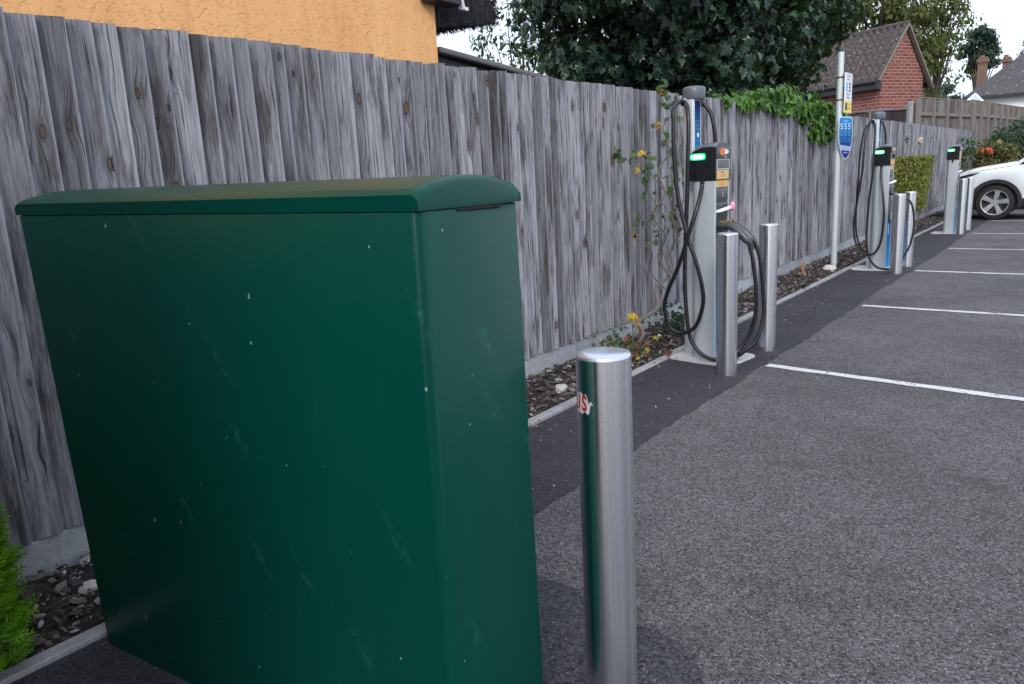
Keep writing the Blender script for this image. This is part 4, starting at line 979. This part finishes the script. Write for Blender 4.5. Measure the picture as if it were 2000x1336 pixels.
lp2 = [q for q in lp if R.random() < (.40 if q.z > 1.25 or q.y > .45 else .10)]; pos = np.array([list(q+Vector((R.gauss(0,.03), R.gauss(0,.04), R.gauss(0,.03)))) for q in lp2 for _ in range(2)])
build('foliage', leaves(pos, np.tile([[.7,-.6,.4]], (len(pos),1)), .062*(.6+.8*NP.random(len(pos))), OVAL, jitter=.6), M['rose'], rs)
def bloom(parent, c, r, mat, n=16):
    P = NP.normal(0, .45, (n, 3))*r; N_ = P/r+np.array([.4,-.4,.4]); build('flower', leaves(P+np.array(c), N_, r*(1.1+.6*NP.random(n)), OVAL, jitter=.3), mat, parent)
for (y_, z_, r_, m_) in ((5.539,1.683,.020,'petalo'),(5.263,1.476,.024,'petal'),(4.893,1.479,.012,'autumn'),(5.62,1.93,.02,'autumn'),(5.136,.886,.022,'autumn'),(5.20,1.36,.020,'petal')):
    bloom(rs, Vector((-2.70,y_,z_))-RB, r_, M[m_])
# low rose with red and yellow leaves
lr = thing('low_rose', 'small low plant with red and yellow leaves and a yellow bloom behind the near bollard', 'plant', (-2.70,5.0,0))
mb = MB()
for pts in ([(0,.05,0),(0,.08,.12),(.01,.05,.27)],[(0,.05,0),(.05,-.06,.08),(.04,-.12,.13)],[(0,.03,0),(-.05,.10,.1),(-.06,.15,.15)],[(0,.05,.0),(.1,.1,.08),(.13,.14,.1)],[(0,0,0),(-.05,-.15,.10),(-.06,-.22,.16)],[(0,.06,.1),(0,.14,.18),(0,.2,.22)]): mb.tube(pts, .005, 6, 4, .003)
build('stems', mb, M['stem'], lr, True)
pos = NP.normal(0, 1, (130, 3))[:75]*np.array([.10,.14,.04])+np.array([.02,-.0,.07]); pos[:, 2] = np.maximum(pos[:, 2], .02)
build('foliage', leaves(pos, np.tile([[.3,-.4,.9]], (75,1)), .055*(.6+.8*NP.random(75)), OVAL, jitter=.6), M['autumn'], lr)
pos = NP.normal(0, 1, (60, 3))*np.array([.08,.10,.05])+np.array([-.05,-.08,.10]); build('green_leaves', leaves(pos, np.tile([[.3,-.4,.9]], (60,1)), .05*(.6+.8*NP.random(60)), OVAL, jitter=.6), M['rose'], lr)
bloom(lr, (.01,.05,.285), .032, M['petal'], 22); bloom(lr, (.02,.13,.21), .022, M['petalo'], 10)
wd = thing('weed', 'small green weed at the fence foot beside the nearest cable post', 'weed', (-2.70,5.95,0))
pos = NP.normal(0, 1, (170, 3))*np.array([.10,.16,.06])+np.array([0,0,.12]); pos[:, 2] = np.maximum(pos[:, 2], .015)
build('foliage', leaves(pos, np.tile([[.3,-.4,.9]], (170,1)), .05*(.6+.8*NP.random(170)), OVAL, jitter=.6), M['shrubd'], wd)
mb = MB()
for i in range(8): a = R.uniform(0,6.28); mb.tube([(0,0,0),(.05*math.cos(a),.08*math.sin(a),.08),(.09*math.cos(a),.15*math.sin(a),.15)], .004, 5, 3, .002)
build('stems', mb, M['stem'], wd, True)
# dried plant and stones in the bed
dp = thing('dried_plant', 'dried orange brown plant stalk in the mulch left of the grey pole', 'plant', (-2.74,9.50,0))
mb = MB()
for i in range(34):
    a = R.uniform(0,6.28); z_ = R.uniform(0,.16); r_ = R.uniform(.02,.09)*(1.3-z_*4); mb.tube([(0,0,z_),(r_*.6*math.cos(a),r_*.6*math.sin(a),z_+.02),(r_*math.cos(a),r_*math.sin(a),z_+R.uniform(-.01,.04))], .006, 5, 3, .003)
mb.tube([(0,0,0),(.01,0,.12),(0,.01,.22)], .008, 6, 3, .004); mb.tube([(0,.01,.2),(.0,-.04,.27)], .004, 5, 1, .002); mb.tube([(0,.01,.2),(.01,.06,.27)], .004, 5, 1, .002); build('stalk', mb, M['dry'], dp)
def stone(label, x, y, s, mat='stone'):
    bm = bmesh.new(); bmesh.ops.create_icosphere(bm, subdivisions=2, radius=1); 
    for v in bm.verts: v.co = Vector((v.co.x*s*(1+R.uniform(-.18,.18)), v.co.y*s*1.1*(1+R.uniform(-.18,.18)), v.co.z*s*.62*(1+R.uniform(-.2,.2))))
    me = bpy.data.meshes.new('stone'); bm.to_mesh(me); bm.free(); me.materials.append(M[mat]); o = bpy.data.objects.new('stone', me); COL.objects.link(o); o.location = (x, y, s*.4); tag(o, label, 'stone'); return o
stone('pale lump of stone at the bed edge in front of the grey pole', -2.58, 10.05, .085)
stone('small grey stone beside the pale lump in the bed', -2.50, 9.93, .04)
stone('grey stone in the mulch left of the low red and yellow plant', -2.62, 3.95, .05)
stone('flat stone under the cypress shrub in the near bed', -2.72, 1.06, .038)
# cypress shrub, front left
def sprays(pos, dirs, size):
    mb = MB()
    for p, d, s in zip(pos, dirs, size):
        d = Vector(d).normalized(); sd = d.cross(Vector((R.uniform(-1,1), R.uniform(-1,1), R.uniform(-1,1)))).normalized(); p = Vector(p); o0 = None
        nrm = d.cross(sd)
        def tri(a, dirv, l, w):
            sidev = dirv.cross(nrm).normalized()*w; o = len(mb.v)
            mb.v.extend([tuple(a-sidev*.5), tuple(a+dirv*l*.55-sidev), tuple(a+dirv*l), tuple(a+dirv*l*.55+sidev), tuple(a+sidev*.5)]); mb.f.append((o, o+1, o+2, o+3, o+4))
        tri(p, d, s, s*.045)
        for i in range(1, 6):
            a = p+d*s*i/6.2
            for sg_ in (-1, 1):
                dv = (d*.75+sd*sg_*.75+nrm*R.uniform(-.2,.2)).normalized(); l = s*.42*(1-i/8.5); tri(a, dv, l, l*.13)
                tri(a+dv*l*.4, (dv+d*.5).normalized(), l*.55, l*.09)
    return mb
cy = thing('cypress_shrub', 'bright green feathery cypress shrub at the lower left beside the green cabinet', 'shrub', (-2.60,.46,0))
pos = []; dirs = []; N_ = 3000
for i in range(N_):
    a = R.uniform(0,6.28); z_ = .82*R.random()**.9; rr = .30*math.sqrt(max(.03, 1-(z_/.90)**2.2))*(.55+.5*R.random()**.5); 
    pos.append((rr*math.cos(a), rr*math.sin(a), z_+.02)); dirs.append((math.cos(a)*.7+R.gauss(0,.22), math.sin(a)*.7+R.gauss(0,.22), .75+R.gauss(0,.25)))
build('foliage', sprays(pos, dirs, [.055+.06*R.random() for _ in range(N_)]), M['cypress'], cy)
mb = MB(); mb.tube([(0,0,-.02),(.01,0,.25),(0,.01,.55)], .022, 8, 3, .006)
for i in range(30): a = R.uniform(0,6.28); z_ = R.uniform(.03,.5); mb.tube([(0,0,z_),(.12*math.cos(a),.12*math.sin(a),z_+.08),(.22*math.cos(a),.22*math.sin(a),z_+.17)], .007, 5, 2, .003)
build('trunk', mb, M['bark'], cy, True)
hb = thing('unseen_shade_hedge', 'unseen dark evergreen hedge added behind the viewer to shade the green cabinet', 'hedge', (-1.9,-.78,0))  # added out of view to shade the lower left of the cabinet
N_ = 19000; pos = np.stack([NP.uniform(-1.5,1.15,N_), NP.uniform(-.30,.30,N_), NP.uniform(.02,2.7,N_)], 1)
build('foliage', leaves(pos, pos*np.array([.2,1.5,.3]), .11*(.6+.8*NP.random(N_)), LEAF, jitter=.5), M['shrubd'], hb)
mb = MB()
for i in range(9): mb.tube([(-1.3+.24*i,0,-.02),(-1.28+.24*i,.05,.8),(-1.3+.24*i,0,1.5)], .03, 6, 3, .01)
build('stems', mb, M['bark'], hb, True)
# golden hedge: clipped block
gh = thing('golden_hedge', 'clipped yellow green privet block at the fence behind the middle charger', 'hedge', (-2.62,15.5,0))
pos = []; nr = []
def hedge_pt():
    x = R.uniform(-.30,.29); y_ = R.uniform(-.45,.45); z_ = R.uniform(.42,1.33); f = R.randrange(5)
    x0_, x1_ = -.30, .29*(.62+.38*(z_-.4)/.93)
    if f == 0: return (x1_+R.uniform(-.05,.02), y_, z_), (1,0,.3)
    if f == 1: return (x*(x1_/.29), -.45+R.uniform(-.02,.06), z_), (0,-1,.3)
    if f == 2: return (x, y_, 1.33+R.uniform(-.05,.025)), (0,0,1)
    if f == 3: return (x*(x1_/.29), -.45+R.uniform(-.02,.09), z_), (0,-1,.3)
    return (x*(x1_/.29), y_, z_), (.3,-.5,.6)
for i in range(5200): q, n_ = hedge_pt(); pos.append(q); nr.append(n_)
pos = np.array(pos); pos += NP.normal(0,.008,pos.shape)
build('foliage', leaves(pos, np.array(nr, float), .042*(.6+.8*NP.random(len(pos))), OVAL, jitter=.55), M['golden'], gh)
mb = MB()
for i in range(12): x, y_ = R.uniform(-.15,.15), R.uniform(-.3,.3); mb.tube([(x*.5,y_*.6,0),(x,y_,.3),(x*1.3,y_*1.2,.8)], .014, 6, 3, .006)
build('stems', mb, M['stem'], gh, True)
fr = thing('faded_rose', 'single faded cream rose on a thin stem above the golden hedge', 'rose', (-2.66,15.95,0))
mb = MB(); mb.tube([(0,0,0),(-.02,0,.9),(-.03,0,1.38),(.0,0,1.50),(.06,0,1.61)], .008, 6, 4, .005); mb.tube([(-.03,0,1.38),(-.10,0,1.5),(-.14,0,1.64)], .006, 5, 3, .003); build('stem', mb, M['stem'], fr, True)
bloom(fr, (.07,0,1.63), .06, M['petalw'], 18); bloom(fr, (-.15,0,1.66), .035, M['shrubd'], 10)
def shrub(name, label, base, cen, radii, N_, size, mat, sh=OVAL, flowers=()):
    t = thing(name, label, 'shrub', base); B = np.array(base); cl = ellipsoid_clumps(cen, radii, 46, .4, -.9); p, n = clump_points(N_, cl, min(radii)*.42, cen)
    p[:, 2] = np.maximum(p[:, 2], .03)
    build('foliage', leaves(p-B, n, size*(.6+.8*NP.random(N_)), sh, jitter=.5), mat, t)
    mb = MB()
    for c_ in cl[::4]: c_ = c_-B; mb.tube([(0,0,0), tuple(c_*np.array([.4,.4,.6])), tuple(c_)], .03, 6, 3, .008)
    build('stems', mb, M['stem'], t, True)
    for q, r_, m_ in flowers: bloom(t, np.array(q)-B, r_, M[m_], 14)
    return t
shrub('round_shrub', 'rounded dark green shrub in front of the far garden fence', (-2.0,26.2,0), (-2.0,26.2,1.55), (.62,.62,.62), 3000, .075, M['shrubd'])
shrub('flowering_shrub', 'olive shrub with orange red flowers above the white car bonnet', (-2.15,24.6,0), (-2.15,24.6,1.08), (.72,.6,.62), 3600, .075, M['shrubo'], OVAL,
      [((-2.42,23.95,1.40),.05,'petalr'),((-2.28,23.95,1.42),.075,'petalr'),((-2.22,23.95,1.40),.06,'petalr'),((-2.05,24.0,1.62),.05,'petalo')])
shrub('edge_shrub', 'tall green shrub at the right edge above the white car', (-1.25,27.4,0), (-1.25,27.4,1.6), (.62,.6,.95), 2800, .085, M['shrubd'])
shrub('climber', 'thin dark leaved climber on the far end of the grey fence', (-2.72,23.6,0), (-2.72,23.6,1.30), (.20,.5,.55), 330, .085, M['rose'])

# ------------------------------------------------------------------ white car
car = thing('white_car', 'white SUV with black arch cladding parked nose to the fence at the right edge', 'car', (-1.60,18.60,0))
Wd, LEN = 1.84, 4.55; XN = -.90; wx = [0, 2.70]; wr, ar = .352, .455
def zlow(x):
    z = .24 if -.62 < x < 3.3 else .22
    z = .40 if (.5 < x < 2.2) else (.30 if x < 0 else .34)
    for w in wx:
        d = abs(x-w)
        if d < ar: z = max(z, .345+math.sqrt(ar*ar-d*d))
    return z
def zbelt(x):  # shoulder line
    pts = [(-.90,.80),(-.80,.90),(-.62,.955),(-.3,1.0),(.25,1.075),(.6,1.10),(1.5,1.12),(2.8,1.14),(3.5,1.14),(3.62,1.10),(3.66,1.0)]
    for (a, b), (c_, d) in zip(pts[:-1], pts[1:]):
        if a <= x <= c_: return b+(d-b)*(x-a)/(c_-a)
    return pts[-1][1] if x > 0 else pts[0][1]
def inset(x):  # plan taper at nose and tail
    if x < -.1: return .30*((-.1-x)/.8)**2.0
    if x > 3.0: return .18*((x-3.0)/.66)**2
    return 0.
def zhood(x):
    if x < .32: return zbelt(x)+.055*min(1, (x+.9)/.5)
    return zbelt(x)+.02
mb = MB(); S = sorted(set([round(-.90+.05*i, 3) for i in range(92)]+[w+ar*s_ for w in wx for s_ in (-1,-.98,-.9,.9,.98,1)])); S = [s_ for s_ in S if s_ <= 3.66]
rings = []
for x in S:
    i_ = inset(x); zl = min(zlow(x), zbelt(x)-.05); zb = zbelt(x); r_ = []
    for f, off in ((0,.015),(.2,.0),(.45,-.012),(.7,-.005),(.88,.008),(1.0,.035)): r_.append((x, i_+off, zl+(zb-zl)*f))
    r_ += [(x, i_+.12, zhood(x)-.012), (x, i_+.40, zhood(x)+.012), (x, Wd/2, zhood(x)+.02)]
    r_ += [(x, Wd-a[1], a[2]) for a in r_[-2::-1]]
    rings.append(r_)
n_ = len(rings[0])
for r_ in rings: mb.v += r_
for j in range(len(rings)-1):
    for i in range(n_-1): mb.f.append((j*n_+i, j*n_+i+1, (j+1)*n_+i+1, (j+1)*n_+i))
mb.f.append(tuple(range(n_))); mb.f.append(tuple((len(rings)-1)*n_+i for i in range(n_))[::-1])
body = build('body', mb, M['carwhite'], car, True, 0, 2, 40)
# cabin: glass greenhouse and roof
mb = MB(); prof = [(.36,1.115),(.62,1.30),(1.02,1.58),(1.35,1.64),(2.4,1.66),(3.1,1.60),(3.55,1.16)]
mb.prism(prof, lambda a, b: (a, .05+.22*(b-1.1), b), lambda a, b: (a, Wd-.05-.22*(b-1.1), b)); build('windows', mb, M['glass'], car)
mb = MB(); mb.prism([(1.0,1.575),(1.35,1.64),(2.4,1.66),(3.1,1.60),(3.1,1.64),(2.4,1.70),(1.35,1.68),(1.0,1.615)], lambda a, b: (a, .15, b), lambda a, b: (a, Wd-.15, b)); build('roof', mb, M['carwhite'], car)
for yv, s_ in ((.03, 1), (Wd-.03, -1)):
    mb = MB()
    for a, b in zip(prof[:3], prof[1:4]): mb.obox((a[0],yv+s_*.22*(a[1]-1.1),a[1]+.01),(b[0],yv+s_*.22*(b[1]-1.1),b[1]+.01),.06,.06)
    mb.obox((1.75,yv+.22*s_*.02,1.12),(1.70,yv+.22*.5*s_,1.63),.08,.05); build('pillar', mb, M['carwhite'], car)
# wells, cladding, sills
mb = MB(); mb.box(-.85,3.6,.12,Wd-.12,.20,.80); mb.box(-.55,.6,.10,Wd-.10,.20,.86); build('underbody', mb, M['clad'], car)
def arch_mb(w, yv, s_):
    m_ = MB(); n = 30; rows_ = []
    for i in range(n+1):
        a = rad(-12+204*i/n); c_, sn = math.cos(a), math.sin(a)
        rows_.append([(w+r_*c_, yv+s_*o_, .345+r_*sn) for r_, o_ in ((ar-.055,.02),(ar-.055,-.014),(ar+.012,-.016),(ar+.018,-.002),(ar+.018,.05))])
    for r_ in rows_: m_.v += r_
    for i in range(n):
        for j in range(4): m_.f.append((i*5+j, i*5+j+1, i*5+6+j, i*5+5+j))
    return m_
for w in wx:
    build('wheel_arch', arch_mb(w, inset(w)+.004, 1), M['clad'], car, True); build('wheel_arch', arch_mb(w, Wd-inset(w)-.004, -1), M['clad'], car, True)
for yv in (.0, Wd):
    mb = MB(); mb.box(.46,2.25,yv-.012 if yv == 0 else yv-.03, yv+.03 if yv == 0 else yv+.012,.27,.43); build('sill', mb, M['clad'], car, False, .02, 2)
mb = MB(); mb.box(-.90,-.50,.30,Wd-.30,.22,.46); build('lower_bumper', mb, M['clad'], car, False, .03, 2)
mb = MB(); mb.box(-.915,-.88,.45,Wd-.45,.58,.78); build('grille', mb, M['clad'], car)
for s_, y0_ in ((1, 0), (-1, Wd)):
    mb = MB(); q = [(-.30,.990-.018,-.006),(-.52,.930,.040),(-.78,.86,.22),(-.86,.80,.34),(-.80,.79,.24),(-.62,.845,.065),(-.40,.915,.004)]
    vs = [(a, y0_+s_*(inset(a)-.006), b) for a, b, _ in q]; vs2 = [(a+.01, y0_+s_*(inset(a)+.05), b) for a, b, _ in q]
    mb.add(vs+vs2, [tuple(range(7)), tuple(range(7,14))[::-1]]+[(i, (i+1) % 7, 7+(i+1) % 7, 7+i) for i in range(7)]); build('headlight', mb, M['lamp'], car)
    mb = MB(); mb.obox((.62,y0_-s_*.02,1.18),(.66,y0_-s_*.20,1.20),.16,.13); build('mirror', mb, M['carwhite'], car, False, .03, 3)
# bonnet shut line as a fine dark groove piece
mb = MB(); pts = [(-.52,.958),(-.25,1.0),(.0,1.028),(.12,1.05),(.28,1.075)]
mb.tube([(a, inset(a)+.026, zbelt(a)-.004) for a, _ in pts], .004, 6, 3); build('bonnet_gap', mb, M['clad'], car)
def wheel(w, yv, s_):
    # tyre and rim, axis along y
    def lat(prof, n=48):
        m_ = MB()
        for (r_, o_) in prof:
            for k_ in range(n): a = 2*math.pi*k_/n; m_.v.append((w+r_*math.cos(a), yv+s_*o_, .352+r_*math.sin(a)))
        for j in range(len(prof)-1):
            for k_ in range(n): m_.f.append((j*n+k_, j*n+(k_+1) % n, (j+1)*n+(k_+1) % n, (j+1)*n+k_))
        return m_
    ty = build('wheel', lat([(.10,.22),(.33,.22),(wr,.19),(wr,.045),(.335,.015),(.262,.004),(.252,.012),(.250,.06),(.06,.10)]), M['tyre'], car, True)
    m_ = lat([(.254,.012),(.252,.004),(.236,.006),(.230,.030),(.228,.07)]); build('rim', m_, M['alloy'], ty, True)
    m_ = MB()
    for k_ in range(5):
        a = rad(90+72*k_-8); sp = [(.035,-.030),(.235,-.060),(.240,.040),(.035,.032)]
        q = [(math.cos(a)*r_-math.sin(a)*t_, math.sin(a)*r_+math.cos(a)*t_) for r_, t_ in sp]
        m_.prism(q, lambda a_, b_: (w+a_, yv+s_*(.012+.05*(.24-math.hypot(a_, b_))), .352+b_), lambda a_, b_: (w+a_, yv+s_*.055, .352+b_))
    m_.prism([(.045*math.cos(rad(a)), .045*math.sin(rad(a))) for a in range(0,360,20)], lambda a_, b_: (w+a_, yv+s_*.014, .352+b_), lambda a_, b_: (w+a_, yv+s_*.06, .352+b_))
    build('spokes', m_, M['alloy'], ty)
    m_ = MB(); m_.prism([(.15*math.cos(rad(a)), .15*math.sin(rad(a))) for a in range(0,360,15)], lambda a_, b_: (w+a_, yv+s_*.075, .352+b_), lambda a_, b_: (w+a_, yv+s_*.09, .352+b_)); build('brake_disc', m_, M['darkmetal'], ty)
for w in wx: wheel(w, .012, 1); wheel(w, Wd-.012, -1)

# ------------------------------------------------------------------ camera, light, sky
Rm = Matrix(((.80263,-.08440,.59047),(.59378,.19758,-.77888),(-.05093,.97675,.21134)))
cam = bpy.data.cameras.new('camera'); co = bpy.data.objects.new('camera', cam); COL.objects.link(co)
import numpy as _n
f_ = 1502.
Yc = _n.array([1145., 381., -f_]); Yc /= _n.linalg.norm(Yc); Zc = -_n.array([370., -7032., -f_]); Zc /= _n.linalg.norm(Zc)
Zc = Zc-Yc*Yc.dot(Zc); Zc /= _n.linalg.norm(Zc); Xc = _n.cross(Yc, Zc)
m4 = Matrix([list(Xc), list(Yc), list(Zc)]).to_4x4(); m4.translation = (0, 0, 1.35); co.matrix_world = m4
cam.sensor_fit = 'HORIZONTAL'; cam.sensor_width = 36; cam.lens = f_/2000*36; cam.clip_start = .02; cam.clip_end = 600
scene.camera = co
SUN_EL, SUN_AZ = 34, 152      # azimuth measured clockwise from +Y: mostly over the car park
sl = bpy.data.lights.new('sun', 'SUN'); so = bpy.data.objects.new('sun', sl); COL.objects.link(so)
sl.energy = 1.3; sl.angle = rad(18); sl.color = (1.0,.97,.93)
d = Vector((math.sin(rad(SUN_AZ))*math.cos(rad(SUN_EL)), math.cos(rad(SUN_AZ))*math.cos(rad(SUN_EL)), math.sin(rad(SUN_EL))))
so.rotation_euler = d.to_track_quat('Z', 'Y').to_euler(); so.location = d*40
w = bpy.data.worlds.new('World'); scene.world = w; w.use_nodes = True; nt = w.node_tree; nt.nodes.clear()
out = nt.nodes.new('ShaderNodeOutputWorld'); bg = nt.nodes.new('ShaderNodeBackground'); sk = nt.nodes.new('ShaderNodeTexSky')
sk.sky_type = 'NISHITA'; sk.sun_disc = False; sk.sun_elevation = rad(SUN_EL); sk.sun_rotation = rad(SUN_AZ)
tc = nt.nodes.new('ShaderNodeTexCoord'); mp = nt.nodes.new('ShaderNodeMapping'); mp.inputs['Scale'].default_value = (1.2,1.2,3.2)
nz = nt.nodes.new('ShaderNodeTexNoise'); nz.inputs['Scale'].default_value = 2.2; nz.inputs['Detail'].default_value = 5
cr_ = nt.nodes.new('ShaderNodeValToRGB'); cr_.color_ramp.elements[0].color = (6.6,7.5,9.2,1); cr_.color_ramp.elements[1].color = (9.8,10.4,11.2,1)
cr_.color_ramp.elements[0].position = .38; cr_.color_ramp.elements[1].position = .62
mx = nt.nodes.new('ShaderNodeMix'); mx.data_type = 'RGBA'; mx.inputs[0].default_value = .86
nt.links.new(tc.outputs['Generated'], mp.inputs[0]); nt.links.new(mp.outputs[0], nz.inputs['Vector']); nt.links.new(nz.outputs['Fac'], cr_.inputs[0])
nt.links.new(sk.outputs[0], mx.inputs[6]); nt.links.new(cr_.outputs[0], mx.inputs[7]); nt.links.new(mx.outputs[2], bg.inputs[0])
bg.inputs[1].default_value = .11; nt.links.new(bg.outputs[0], out.inputs[0])
vs = scene.view_settings; vs.view_transform = 'Standard'; vs.look = 'None'; vs.exposure = .55; vs.gamma = 1; vs.use_curve_mapping = False
scene.cycles.max_bounces = 8
